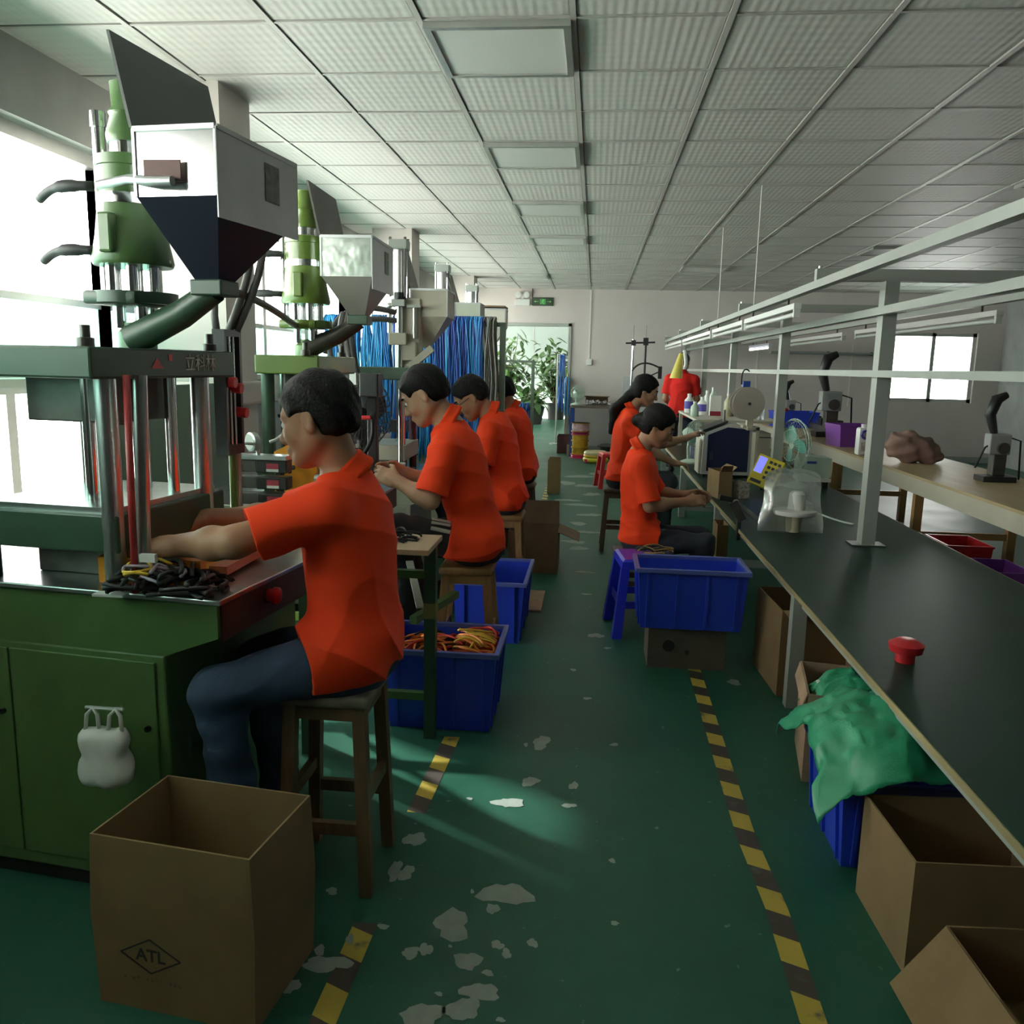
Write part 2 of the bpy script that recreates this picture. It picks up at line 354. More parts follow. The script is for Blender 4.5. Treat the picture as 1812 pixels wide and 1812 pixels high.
# ------------------------------------------------------------------ distance-field modelling (bodies, cloth)
def frame3(f, u):
    f = V(f).normalized(); u = V(u); u = (u-f*u.dot(f)).normalized(); return f, u, u.cross(f)
class SDF:
    def __init__(s, lo, hi, res):
        s.res = res; s.lo = np.array(lo, np.float32); s.n = np.ceil((np.array(hi)-s.lo)/res).astype(int)+1
        s.F = np.full(s.n, 0.12, np.float32)
        s.ax = [s.lo[i]+res*np.arange(s.n[i], dtype=np.float32) for i in range(3)]
    def _blk(s, lo, hi):
        a = np.clip(np.floor((np.array(lo)-s.lo)/s.res).astype(int), 0, s.n-1); b = np.clip(np.ceil((np.array(hi)-s.lo)/s.res).astype(int)+1, 1, s.n)
        if (b <= a).any(): return None
        sl = tuple(slice(a[i], b[i]) for i in range(3))
        X, Y, Z = s.ax[0][sl[0]][:, None, None], s.ax[1][sl[1]][None, :, None], s.ax[2][sl[2]][None, None, :]
        return sl, X, Y, Z
    def _comb(s, sl, d, k, op):
        f = s.F[sl]
        if op == '-': f = -f
        h = np.maximum(k-np.abs(f-d), 0)/max(k, 1e-6); r = np.minimum(f, d)-h*h*k*0.25
        s.F[sl] = -r if op == '-' else r
    def cone(s, a, b, r1, r2=None, k=0.02, op='+'):
        r2 = r1 if r2 is None else r2; a = np.array(a, np.float32); b = np.array(b, np.float32); mg = max(r1, r2)+k+4*s.res
        q = s._blk(np.minimum(a, b)-mg, np.maximum(a, b)+mg)
        if q is None: return s
        sl, X, Y, Z = q; ba = b-a; L = float(ba@ba)+1e-9
        px, py, pz = X-a[0], Y-a[1], Z-a[2]
        t = np.clip((px*ba[0]+py*ba[1]+pz*ba[2])/L, 0, 1)
        d = np.sqrt((px-t*ba[0])**2+(py-t*ba[1])**2+(pz-t*ba[2])**2)-(r1+(r2-r1)*t)
        s._comb(sl, d, k, op); return s
    def ell(s, c, r, k=0.02, ax=((1, 0, 0), (0, 1, 0), (0, 0, 1)), op='+'):
        c = np.array(c, np.float32); mg = max(r)+k+4*s.res; q = s._blk(c-mg, c+mg)
        if q is None: return s
        sl, X, Y, Z = q; k0 = 0; k1 = 0
        for a, rr in zip(ax, r):
            t = (X-c[0])*a[0]+(Y-c[1])*a[1]+(Z-c[2])*a[2]; k0 = k0+(t/rr)**2; k1 = k1+(t/rr**2)**2
        k0 = np.sqrt(k0); k1 = np.sqrt(k1)+1e-6
        s._comb(sl, k0*(k0-1)/k1, k, op); return s
    def box(s, c, h, k=0.01, ax=((1, 0, 0), (0, 1, 0), (0, 0, 1)), rnd=0.0, op='+'):
        c = np.array(c, np.float32); mg = float(np.linalg.norm(h))+k+4*s.res; q = s._blk(c-mg, c+mg)
        if q is None: return s
        sl, X, Y, Z = q; ds = [np.abs((X-c[0])*a[0]+(Y-c[1])*a[1]+(Z-c[2])*a[2])-(hh-rnd) for a, hh in zip(ax, h)]
        o = np.sqrt(sum(np.maximum(d, 0)**2 for d in ds))+np.minimum(np.maximum(np.maximum(ds[0], ds[1]), ds[2]), 0)-rnd
        s._comb(sl, o, k, op); return s
    def disp(s, fn):
        X, Y, Z = s.ax[0][:, None, None], s.ax[1][None, :, None], s.ax[2][None, None, :]
        near = np.abs(s.F) < 0.06
        s.F += np.where(near, fn(X, Y, Z), 0).astype(np.float32); return s
    def mesh(s, name):
        g = openvdb.FloatGrid(0.12); F = s.F.copy()
        F[0] = F[-1] = 0.12; F[:, 0] = F[:, -1] = 0.12; F[:, :, 0] = F[:, :, -1] = 0.12
        g.copyFromArray(np.ascontiguousarray(F)); p, q = g.convertToQuads(0.0)
        p = np.asarray(p, np.float64)*s.res+s.lo; q = np.asarray(q, np.int64)
        v = p[q]; vol = np.einsum('ij,ij->i', np.cross(v[:, 1]-v[:, 0], v[:, 2]-v[:, 0]), v[:, 0]).sum()
        if vol < 0: q = q[:, ::-1]
        return p, q
def np_obj(name, pq, mt, loc, parent=None, keep=None, label=None):
    p, q = pq
    p = p-np.array(loc)
    me = bpy.data.meshes.new(name)
    me.vertices.add(len(p)); me.vertices.foreach_set('co', p.astype(np.float32).ravel())
    me.loops.add(len(q)*4); me.loops.foreach_set('vertex_index', q.astype(np.int32).ravel())
    me.polygons.add(len(q)); me.polygons.foreach_set('loop_start', np.arange(0, len(q)*4, 4, dtype=np.int32))
    me.update(calc_edges=True); me.validate()
    return mesh_obj(name, me, mt, parent, 180, label=label)
def _flatcone(s, a, b, r1, r2, k, op='+'):
    """tapered tube, round at a and cut square at b"""
    a = np.array(a, np.float32); b = np.array(b, np.float32); mg = max(r1, r2)+k+4*s.res
    q = s._blk(np.minimum(a, b)-mg, np.maximum(a, b)+mg)
    if q is None: return s
    sl, X, Y, Z = q; ba = b-a; L = float(np.sqrt(ba@ba)); ba = ba/L
    px, py, pz = X-a[0], Y-a[1], Z-a[2]; t = px*ba[0]+py*ba[1]+pz*ba[2]; tc = np.maximum(t, 0)
    d = np.sqrt((px-tc*ba[0])**2+(py-tc*ba[1])**2+(pz-tc*ba[2])**2)-(r1+(r2-r1)*np.clip(t/L, 0, 1))
    s._comb(sl, np.maximum(d, t-L), k, op); return s
SDF.flat = _flatcone
def A(v): return np.array(v, np.float32)

def hand(s, w, d, n, th, sc=1.0, curl=0.7, spread=1.0):
    """palm, four bent fingers and a thumb leaving the side of the palm. w wrist, d direction, n palm side, th thumb side"""
    d = V(d).normalized(); n = V(n); n = (n-d*n.dot(d)).normalized(); t = V(th); t = (t-d*t.dot(d)-n*t.dot(n)).normalized(); w = V(w)
    s.cone(w-d*0.02*sc, w+d*0.03*sc, 0.024*sc, 0.026*sc, 0.015)
    s.box(w+d*0.047*sc, (0.046*sc, 0.038*sc, 0.0135*sc), 0.012, (d, t, n), 0.012*sc)
    s.cone(w+d*0.015*sc+t*0.02*sc+n*0.006*sc, w+d*0.045*sc+t*0.034*sc+n*0.01*sc, 0.014*sc, 0.012*sc, 0.012)
    for i, (off, L) in enumerate(((0.029, 0.066), (0.010, 0.076), (-0.010, 0.070), (-0.028, 0.054))):
        c = curl*(0.85+0.12*i); dd = (d+t*(0.10*spread-0.065*spread*i)).normalized()
        p0 = w+d*0.086*sc+t*off*sc; p = p0; ang = 0.25*c
        for j, f in enumerate((0.45, 0.32, 0.23)):
            ang += c*(0.5, 0.65, 0.5)[j]
            q = p+(dd*math.cos(ang)+n*math.sin(ang))*(L*f*sc)
            s.cone(p, q, (0.0088-0.0008*j)*sc, (0.0082-0.0009*j)*sc, 0.003 if j else 0.008); p = q
    p = w+d*0.03*sc+t*0.034*sc+n*0.004*sc
    q = p+(d*0.62+t*0.62+n*0.35).normalized()*0.034*sc; s.cone(p, q, 0.0115*sc, 0.0098*sc, 0.01)
    q2 = q+(d*0.85+t*0.12+n*0.5).normalized()*0.028*sc; s.cone(q, q2, 0.0096*sc, 0.0078*sc, 0.003)

def person(label, J, shirt=SHIRT, pants=JEANS, skin=SKIN, hair='short', res=0.006, sc=1.0, group=None, folds=0.0065, stripes=False, loc=None):
    J = {k: V(v) for k, v in J.items()}
    pel, nb, c = J['pel'], J['nb'], J['c']
    F, U, L = frame3(J['hf'], J.get('hu', (0, 0, 1)))
    tu = (nb-pel).normalized(); tf, tu, tl = frame3(tu.cross(J['tf'].cross(tu)), tu)
    TL = (nb-pel).length
    pts = [J[k] for k in J if k not in ('hf', 'hu', 'tf', 'hdL', 'hdR', 'pnL', 'pnR')]
    lo = [min(p[i] for p in pts)-0.24 for i in range(3)]; hi = [max(p[i] for p in pts)+0.24 for i in range(3)]; lo[2] = max(lo[2], -0.02)
    loc = loc or (pel.x, pel.y, 0)
    axb = (tl, tf, tu); axh = (F, L, U); h = sc
    s = SDF(lo, hi, res)
    # torso core
    s.ell(pel+tu*0.0, (0.15*h, 0.105*h, 0.12*h), 0.05, axb); s.ell(pel+tu*TL*0.38, (0.128*h, 0.09*h, 0.17*h), 0.06, axb)
    s.ell(pel+tu*TL*0.68, (0.15*h, 0.10*h, 0.16*h), 0.06, axb)
    mid = nb-tu*0.045
    for sh in ('shL', 'shR'): s.cone(mid, J[sh], 0.05*h, 0.05*h, 0.05)
    # neck and head
    s.cone(nb-tu*0.02, c+F*(-0.025*h)+U*(-0.045*h), 0.057*h, 0.05*h, 0.035)
    P = lambda f, l, u: c+F*(f*h)+L*(l*h)+U*(u*h)
    s.ell(P(-0.012, 0, 0.03), (0.097*h, 0.076*h, 0.088*h), 0.03, axh)
    s.ell(P(0.028, 0, -0.025), (0.064*h, 0.062*h, 0.088*h), 0.03, axh)
    for l in (1, -1):
        s.cone(P(-0.005, 0.05*l, -0.05), P(0.058, 0.016*l, -0.096), 0.024*h, 0.02*h, 0.03)
        s.ell(P(0.058, 0.038*l, -0.03), (0.026*h, 0.024*h, 0.026*h), 0.025, axh)
        s.cone(P(0.083, 0.012*l, 0.022), P(0.068, 0.046*l, 0.02), 0.0125*h, 0.011*h, 0.016)
        s.ell(P(0.098, 0.033*l, 0.0), (0.016*h, 0.017*h, 0.011*h), 0.014, axh, '-')
    s.ell(P(0.068, 0, -0.098), (0.024*h, 0.028*h, 0.02*h), 0.025, axh)
    s.cone(P(0.086, 0, 0.006), P(0.108, 0, -0.036), 0.009*h, 0.0135*h, 0.014)
    for l in (1, -1): s.ell(P(0.094, 0.011*l, -0.04), (0.012*h, 0.009*h, 0.009*h), 0.008, axh)
    s.cone(P(0.091, 0.02, -0.066), P(0.091, -0.02, -0.066), 0.008*h, 0.008*h, 0.01)
    s.cone(P(0.089, 0.017, -0.077), P(0.089, -0.017, -0.077), 0.008*h, 0.008*h, 0.01)
    for l in (1, -1):
        ea = (F*0.95+L*(-0.25*l), U+F*-0.12, L*l+F*0.25); ea = tuple(V(a).normalized() for a in ea)
        s.ell(P(-0.010, 0.079*l, -0.006), (0.018*h, 0.033*h, 0.009*h), 0.008, ea)
        s.ell(P(-0.010, 0.079*l, -0.022), (0.011*h, 0.012*h, 0.009*h), 0.006, ea)
        s.ell(P(-0.006, 0.089*l, -0.004), (0.009*h, 0.02*h, 0.006*h), 0.004, ea, '-')
    # arms and hands
    for q, lr in (('L', 1), ('R', -1)):
        sh, el, wr = J['sh'+q], J['el'+q], J['wr'+q]
        s.cone(sh, sh+(el-sh)*0.5, 0.05*h, 0.045*h, 0.04); s.cone(sh+(el-sh)*0.45, el, 0.045*h, 0.038*h, 0.03)
        fm = el+(wr-el)*0.3; s.cone(el, fm, 0.037*h, 0.040*h, 0.03); s.cone(fm, wr, 0.039*h, 0.026*h, 0.03)
        d = J['hd'+q]; n = J.get('pn'+q, V((0, 0, -1)))
        th = V(d).cross(V(n))*(-lr)
        hand(s, wr, d, n, th, h)
    # legs (inside the trousers) and ankles
    for q in 'LR':
        s.cone(J['hip'+q], J['kn'+q], 0.062*h, 0.045*h, 0.03); s.cone(J['kn'+q], J['an'+q], 0.044*h, 0.033*h, 0.02)
    body = np_obj('person', s.mesh('b'), skin, loc); body.location = loc
    tag(body, label, 'person', group)
    # polo shirt
    s = SDF(lo, hi, res); g = 0.017*h
    s.ell(pel+tu*0.0, (0.15*h+g, 0.108*h+g, 0.13*h), 0.05, axb); s.ell(pel+tu*TL*0.36, (0.136*h+g, 0.098*h+g, 0.18*h), 0.07, axb)
    s.ell(pel+tu*TL*0.68, (0.152*h+g, 0.104*h+g, 0.165*h), 0.06, axb)
    for sh in ('shL', 'shR'): s.cone(mid+tu*0.005, J[sh], 0.06*h, 0.06*h, 0.05)
    fr = J['sleeve'].x if 'sleeve' in J else 0.72
    lapf = J['lap'].x if 'lap' in J else 0.24
    for q in 'LR':
        hp, kn = J['hip'+q], J['kn'+q]; s.flat(hp-(kn-hp).normalized()*.03+V((0, 0, .012)), hp+(kn-hp)*lapf+V((0, 0, .012)), 0.098*h, 0.094*h, 0.05)
    for q in 'LR':
        sh, el = J['sh'+q], J['el'+q]; e = sh+(el-sh)*fr
        s.flat(sh, e, 0.064*h, 0.071*h, 0.035)
    def crease(X, Y, Z):
        low = np.clip((pel.z+0.34-Z)/0.28, 0.10, 1)
        a = np.abs(np.sin(17*(Z*0.95+0.45*X+0.2*Y)+2.2*np.sin(7*Y+5*X)+1.3*np.sin(11*Z)))**0.6
        b_ = np.abs(np.sin(23*(0.7*Z-X*0.55+0.5*Y)+1.8*np.sin(9*Z+6*X)))**0.6
        return folds*((a-0.75)*2.0*low+(b_-0.75)*0.9)
    s.disp(crease)
    for q in 'LR':
        sh, el = J['sh'+q], J['el'+q]; dr = (el-sh).normalized(); e = sh+(el-sh)*fr
        s.cone(e-dr*0.035, e+dr*0.04, 0.052*h, 0.061*h, 0.004, '-')
    hem = J['hem'].x if 'hem' in J else pel.z-0.085
    s.box((pel.x, pel.y, hem-0.25), (0.45, 0.45, 0.25), 0.012, op='-')
    na = (c-U*0.05-nb).normalized()
    s.cone(nb-na*0.01, nb+na*0.14, 0.062*h, 0.062*h, 0.006, '-')
    shirt_o = np_obj('polo_shirt', s.mesh('s'), shirt, loc, body)
    # collar, standing and folded over
    s = SDF([x-0.16 for x in nb], [x+0.16 for x in nb], min(res, 0.005))
    nx = V(tf-na*tf.dot(na)).normalized(); ny = na.cross(nx); prev = None
    for i in range(61):
        a = 2*PI*i/60*0.94+0.19; d = nx*math.cos(a)+ny*math.sin(a); lift = 0.012*(1-math.cos(a))
        p0 = nb+d*0.063*h+na*(0.012+lift); p1 = nb+d*0.079*h+na*(-0.022+lift)
        if prev: s.cone(prev[0], p0, 0.007, 0.007, 0.006); s.cone(prev[1], p1, 0.007, 0.007, 0.006)
        s.cone(p0, p1, 0.0065, 0.006, 0.004); prev = (p0, p1)
    np_obj('collar', s.mesh('c'), COLLAR if shirt is SHIRT else shirt, loc, body)
    # trousers
    s = SDF(lo, hi, res)
    s.ell(pel-tu*0.03, (0.158*h, 0.112*h, 0.115*h), 0.05, axb)
    for q in 'LR':
        hp, kn, an = J['hip'+q], J['kn'+q], J['an'+q]; kd = (kn-hp).normalized()
        s.cone(hp, kn, 0.086*h, 0.064*h, 0.04); s.flat(kn, an+(kn-an).normalized()*0.01, 0.062*h, 0.055*h, 0.03)
    s.disp(lambda X, Y, Z: 0.004*np.sin(40*(X*0.7+Z*0.8)+3*np.sin(14*Y))+0.002*np.sin(75*(Z-0.5*X)+2*np.sin(20*X)))
    tr = np_obj('trousers', s.mesh('t'), pants, loc, body)
    if stripes:
        hp, kn = J['hipL'], J['knL']; dk = (kn-hp).normalized(); sd = dk.cross(V((0, 0, 1))).normalized(); sd = sd if sd.y < 0 else -sd
        for i in range(3):
            b = B(); a0 = -0.45+0.40*i
            pts = []
            for t in np.linspace(0.22, 0.50, 7):
                r = (0.086+(0.064-0.086)*t)*h+0.003; a = a0+1.15
                pts.append(hp+(kn-hp)*t+sd*(r*math.cos(a))+V((0, 0, 1))*(r*math.sin(a)))
            b.tube(pts, 0.009, 6); b.out('stripe', WHITE, tr, 180)
    for q in 'LR':
        an = J['an'+q]; fd = J['tf'].copy(); fd.z = 0; fd.normalize(); sd = V((0, 0, 1)).cross(fd)
        z0 = max(0.004, an.z-0.085)
        s = SDF([an.x-0.26, an.y-0.26, z0-0.02], [an.x+0.26, an.y+0.26, an.z+0.12], 0.006); ax = (fd, sd, V((0, 0, 1)))
        s.ell(V((an.x, an.y, z0+0.045))+fd*0.06, (0.13*h, 0.045*h, 0.045), 0.02, ax); s.cone(an, V((an.x, an.y, z0+0.05)), 0.045*h, 0.05*h, 0.03)
        s.box((an.x, an.y, z0-0.1), (0.3, 0.3, 0.1), 0.006, op='-')
        np_obj('shoe', s.mesh('sh'), RUB, loc, body)
    # hair
    hp_ = [P(f, l, u) for f in (-0.2, 0.15) for l in (-0.14, 0.14) for u in (-0.2, 0.2)]
    extra = [V(p) for p in J['tail']] if False else J.get('tailpts')
    lo2 = [min(p[i] for p in hp_) for i in range(3)]; hi2 = [max(p[i] for p in hp_) for i in range(3)]
    tail = HAIRTAIL.get(hair, [])
    tp = [P(*q[:3]) for q in tail]
    if hair == 'long': tp = tp+[nb+tf*-0.13*h+tu*-0.02, pel+tu*TL*0.62-tf*0.135*h]
    for p in tp:
        for i in range(3): lo2[i] = min(lo2[i], p[i]-0.08); hi2[i] = max(hi2[i], p[i]+0.08)
    s = SDF(lo2, hi2, min(res, 0.005))
    woman = hair != 'short'
    s.ell(P(-0.016, 0, 0.038), ((0.108 if not woman else 0.112)*h, 0.087*h, 0.094*h), 0.02, axh)
    s.ell(P(-0.055, 0, -0.012), (0.064*h, 0.076*h, 0.07*h), 0.03, axh)
    if woman:
        s.ell(P(-0.03, 0, -0.02), (0.085*h, 0.085*h, 0.08*h), 0.03, axh)
    # face opening, ear notch, nape
    s.ell(P(0.122, 0, -0.036), (0.09*h, 0.13*h, 0.12*h), 0.012, axh, '-')
    if not woman:
        for l in (1, -1): s.ell(P(0.028, 0.09*l, -0.040), (0.062*h, 0.044*h, 0.070*h), 0.010, axh, '-')
        s.box(P(0, 0, -0.158), (0.2*h, 0.2*h, 0.10*h), 0.02, axh, op='-')
    else:
        for l in (1, -1): s.ell(P(0.025, 0.09*l, -0.055), (0.05*h, 0.035*h, 0.052*h), 0.012, axh, '-')
        s.box(P(0.0, 0, -0.19), (0.2*h, 0.2*h, 0.10*h), 0.02, axh, op='-')
    for i in range(len(tp)-1):
        r0 = [q[3] for q in tail]+[0.045, 0.022]
        s.cone(tp[i], tp[i+1], r0[i]*h, r0[i+1]*h, 0.02)
    fx = np.array(F); lx = np.array(L); ux = np.array(U)
    s.disp(lambda X, Y, Z: 0.0014*np.sin(150*(X*lx[0]+Y*lx[1]+Z*lx[2])+40*(X*fx[0]+Y*fx[1]+Z*fx[2])+3*np.sin(40*Z))+0.0012*np.sin(70*(X+Y)+60*Z))
    np_obj('hair', s.mesh('h'), HAIR, loc, body)
    # eyes, brows, lips
    for l in (1, -1):
        b = B(); b.ball(P(0.077, 0.033*l, 0.0), 0.0125*h, 10); e = b.out('eye', EYEW, body, 180)
        b = B(); b.ball(P(0.0868, 0.034*l, -0.002), 0.0055*h, 8); b.out('iris', HAIR, e, 180)
        b = B(); b.tube([P(0.094, 0.014*l, 0.024), P(0.092, 0.03*l, 0.031), P(0.080, 0.05*l, 0.026)], 0.0042*h, 6); b.out('eyebrow', HAIR, body, 180)
    b = B(); b.tube([P(0.091, 0.021, -0.0715), P(0.0995, 0, -0.0705), P(0.091, -0.021, -0.0715)], 0.0055*h, 6); b.out('lips', LIPS, body, 180)
    return body, P
HAIRTAIL = {'bun': [(-0.08, 0, -0.02, 0.05), (-0.115, 0, -0.03, 0.042), (-0.135, 0, -0.045, 0.03)],
            'long': [(-0.07, 0, -0.02, 0.06), (-0.10, 0, -0.10, 0.05)],
            'short': []}

# ------------------------------------------------------------------ the room
XL, XR, YF, YB, H = -2.5, 6.7, -4.5, 14.85, 2.78
fl = struct('floor', B().box((-4.6, YF, -0.12), (XR, 24.2, 0)), FLOOR)
def blob(cx, cy, rx, ry, seed, n=18, rot=0.0, jag=0.35):
    rnd = random.Random(seed); ph = [rnd.uniform(0, 6.28) for _ in range(4)]; out = []
    for i in range(n):
        a = 2*PI*i/n; r = 1+jag*(0.5*math.sin(2*a+ph[0])+0.35*math.sin(3*a+ph[1])+0.3*math.sin(5*a+ph[2])+0.2*math.sin(8*a+ph[3]))
        x, y = rx*r*math.cos(a), ry*r*math.sin(a)
        out.append((cx+x*math.cos(rot)-y*math.sin(rot), cy+x*math.sin(rot)+y*math.cos(rot)))
    return out
CHIPS = [  # x, y, half-width, half-length, rotation  (worn-through patches of floor paint)
 (-0.192, 2.109, 0.05, 0.038, 0), (-0.221, 2.04, 0.012, 0.018, 0), (-0.319, 1.962, 0.036, 0.043, 0), (-0.404, 1.843, 0.017, 0.015, 0), (-0.369, 1.86, 0.012, 0.018, 0), (-0.258, 1.832, 0.022, 0.026, 0), (-0.192, 1.899, 0.012, 0.012, 0), (-0.166, 1.87, 0.009, 0.013, 0), (-0.104, 1.917, 0.01, 0.012, 0), (-0.204, 1.797, 0.01, 0.008, 0), (-0.213, 1.733, 0.03, 0.023, 0), (-0.246, 1.675, 0.027, 0.028, 0), (-0.335, 1.644, 0.035, 0.028, 0), (-0.157, 1.654, 0.007, 0.006, 0), (-0.309, 1.715, 0.007, 0.005, 0), (-0.501, 2.345, 0.023, 0.03, 0), (-0.523, 2.176, 0.015, 0.033, 0), (-0.49, 2.168, 0.018, 0.025, 0), (-0.235, 2.603, 0.036, 0.024, 0), (-0.174, 2.759, 0.023, 0.024, 0), (-0.155, 3.076, 0.024, 0.044, 0), (-0.213, 3.05, 0.007, 0.011, 0), (-0.369, 2.612, 0.007, 0.007, 0), (0.107, 2.022, 0.009, 0.006, 0), (0.106, 2.309, 0.008, 0.008, 0), (-0.032, 2.612, 0.017, 0.011, 0), (-0.287, 2.108, 0.004, 0.007, 0), (-0.31, 1.879, 0.004, 0.004, 0), (-0.598, 1.779, 0.043, 0.021, 0), (-0.655, 1.696, 0.012, 0.018, 0), (-0.631, 1.824, 0.01, 0.014, 0), (-0.568, 1.873, 0.008, 0.014, 0), (-0.674, 2.06, 0.012, 0.012, 0), (-0.496, 1.931, 0.01, 0.009, 0),
 (0.0, 5.3, .03, .012, 0), (-0.02, 5.9, .06, .02, 0), (-0.08, 6.7, .05, .06, 0), (-0.12, 6.95, .07, .05, 0), (-0.02, 7.4, .1, .04, 0), (-0.1, 7.8, .06, .06, 0), (0.0, 8.3, .09, .05, 0),
 (-0.1, 8.9, .12, .06, 0), (-0.25, 9.2, .1, .05, 0), (0.02, 9.7, .08, .08, 0), (-0.05, 10.4, .1, .1, 0), (-0.3, 10.6, .08, .12, 0), (-0.15, 11.3, .14, .1, 0), (0.1, 11.6, .1, .1, 0),
 (0.06, 4.45, .03, .03, 0), (0.12, 4.25, .015, .012, 0), (-0.05, 3.9, .012, .012, 0), (0.02, 3.55, .015, .01, 0), (0.71, 3.85, .02, .03, .5), (0.13, 3.1, .012, .01, 0), (-0.02, 2.75, .012, .02, 0), (0.3, 6.3, .05, .03, 0)]
for i, (x, y, rx, ry, rt) in enumerate(CHIPS):
    b = B(); b.poly([(px, py, 0.0012) for px, py in blob(x, y, rx*1.35, ry*1.35, i+3, rot=rt)]); b.out('paint_chip', CHIP, fl)

ce = struct('ceiling', B().box((XL-0.2, YF, H+0.012), (XR+0.2, YB+0.1, H+0.12)), WALLW)
gx = [-1.934+0.6*k for k in range(-1, 15)]; gy = [3.5+0.6*k for k in range(-2, 20)]
tb = B(); tb.box((-0.287, -0.287, 0), (0.287, 0.287, 0.012), bev=0.006); tme = None
LIGHTS = {(3, 0), (3, 3), (3, 6), (3, 9), (2, 15), (9, 4), (9, 10), (6, 13)}
for i in range(len(gx)-1):
    for j in range(len(gy)-1):
        if (i, j-2) in LIGHTS or (gx[i] > 5.4 and j < 8) or gx[i] > 6.2: continue
        if tme is None:
            o = tb.out('ceiling_tile', TILE, ce); tme = o.data
        else:
            o = bpy.data.objects.new('ceiling_tile', tme); COL.objects.link(o); o.parent = ce
        o.location = (gx[i]+0.3, gy[j]+0.3, H-0.002+random.uniform(-.0012, .0012))
for x in gx:
    B().box((x-0.012, YF, H-0.008), (x+0.012, YB, H+0.012)).out('main_tee', TEE, ce)
for y in gy:
    B().box((XL, y-0.008, H-0.006), (XR, y+0.008, H+0.012)).out('cross_tee', TEE, ce)
DIFF = mat('acrylic_diffuser', (0.72, 0.70, 0.68), 0.3)
names = {(3, 0): 'unlit square ceiling light nearest the camera in the light row', (3, 3): 'unlit square ceiling light second along the row over the aisle', (3, 6): 'unlit square ceiling light third along the row over the aisle',
         (3, 9): 'unlit square ceiling light fourth along the row over the aisle', (2, 15): 'unlit square ceiling light close to the emergency lamp at the back', (9, 4): 'unlit square ceiling light over the beige bench', (9, 10): 'unlit square ceiling light over the far end of the beige bench', (6, 13): 'unlit square ceiling light over the green bench near the back wall'}
for (i, j) in sorted(LIGHTS):
    x, y = gx[i]+0.3, gy[j+2]+0.3
    t = thing('ceiling_light', names[(i, j)], 'ceiling light', (x, y, H), 0, 'square ceiling lights')
    b = B()
    for a in ((-.29, -.29, .29, -.262), (-.29, .262, .29, .29), (-.29, -.262, -.262, .262), (.262, -.262, .29, .262)): b.box((a[0], a[1], -.03), (a[2], a[3], .010))
    b.out('light_frame', ALU, t, local=True)
    B().box((-.262, -.262, -.022), (.262, .262, -.012)).out('diffuser', DIFF, t, local=True)

# left wall: piers, sills, glazing
ZS, ZT = 1.33, 2.46
wl = struct('wall_left', B().box((XL-0.24, YF, 0), (XL, 2.85, ZS)).box((XL-0.24, 4.2, 0), (XL, YB, ZS)).box((XL-0.24, YF, ZT), (XL, YB, H+0.02)), CONC)
struct('trim_1', B().box((XL-0.02, YF, ZS-0.01), (XL+0.12, YB, ZS+0.025)), WALLW)  # sill ledge
cols = [-4.53, -0.18, 4.17, 8.52, 12.87]
for k, y in enumerate(cols):
    b = B().box((-2.26, y, 0), (-1.86, y+0.37, H+0.01)); b.box((XL-0.1, y-0.05, 1.22), (-1.82, y+0.42, 1.34), bev=0.012)
    o = struct('column', b, WALL)
wn = 1
struct('wall_left_front', B().box((XL-0.24, YF, ZS), (XL, -0.18, ZT)), WALLW)
wn = 0
for k, y in enumerate(cols):
    if k == 0: continue
    y0 = -0.18 if k == 1 else y+0.185; y1 = cols[k+1]+0.185 if k+1 < len(cols) else YB
    n = max(1, round((y1-y0)/1.0)); wn += 1
    fr = B(); fr.box((XL-0.17, y0, ZS), (XL-0.09, y1, ZS+0.06)); fr.box((XL-0.17, y0, ZT-0.06), (XL-0.09, y1, ZT))
    root = fr.out('window_%d' % wn, ALU, None); root['kind'] = 'structure'
    for q in range(n+1):
        yy = y0+(y1-y0)*q/n; B().box((XL-0.16, yy-0.03, ZS), (XL-0.10, yy+0.03, ZT)).out('mullion', ALU, root)
    B().box((XL-0.155, y0, 1.70), (XL-0.115, y1, 1.735)).out('transom', ALU, root)
    for q in range(n):
        a, c = y0+(y1-y0)*q/n+.03, y0+(y1-y0)*(q+1)/n-.03
        B().poly([(XL-0.135, a, ZS+.06), (XL-0.135, c, ZS+.06), (XL-0.135, c, 1.70), (XL-0.135, a, 1.70)]).out('lower_pane', FROST, root)
        B().poly([(XL-0.135, a, 1.735), (XL-0.135, c, 1.735), (XL-0.135, c, ZT-.06), (XL-0.135, a, ZT-.06)]).out('upper_pane', GLASS, root)
    # daylight portal of this window (sampling guide only, gives no light of its own)
    la = bpy.data.lights.new('window_portal', 'AREA'); la.shape = 'RECTANGLE'; la.size = ZT-ZS; la.size_y = y1-y0; la.cycles.is_portal = True
    lo = bpy.data.objects.new('window_portal', la); COL.objects.link(lo); lo.location = (XL-0.26, (y0+y1)/2, (ZS+ZT)/2); lo.rotation_euler = (0, -PI/2, 0)

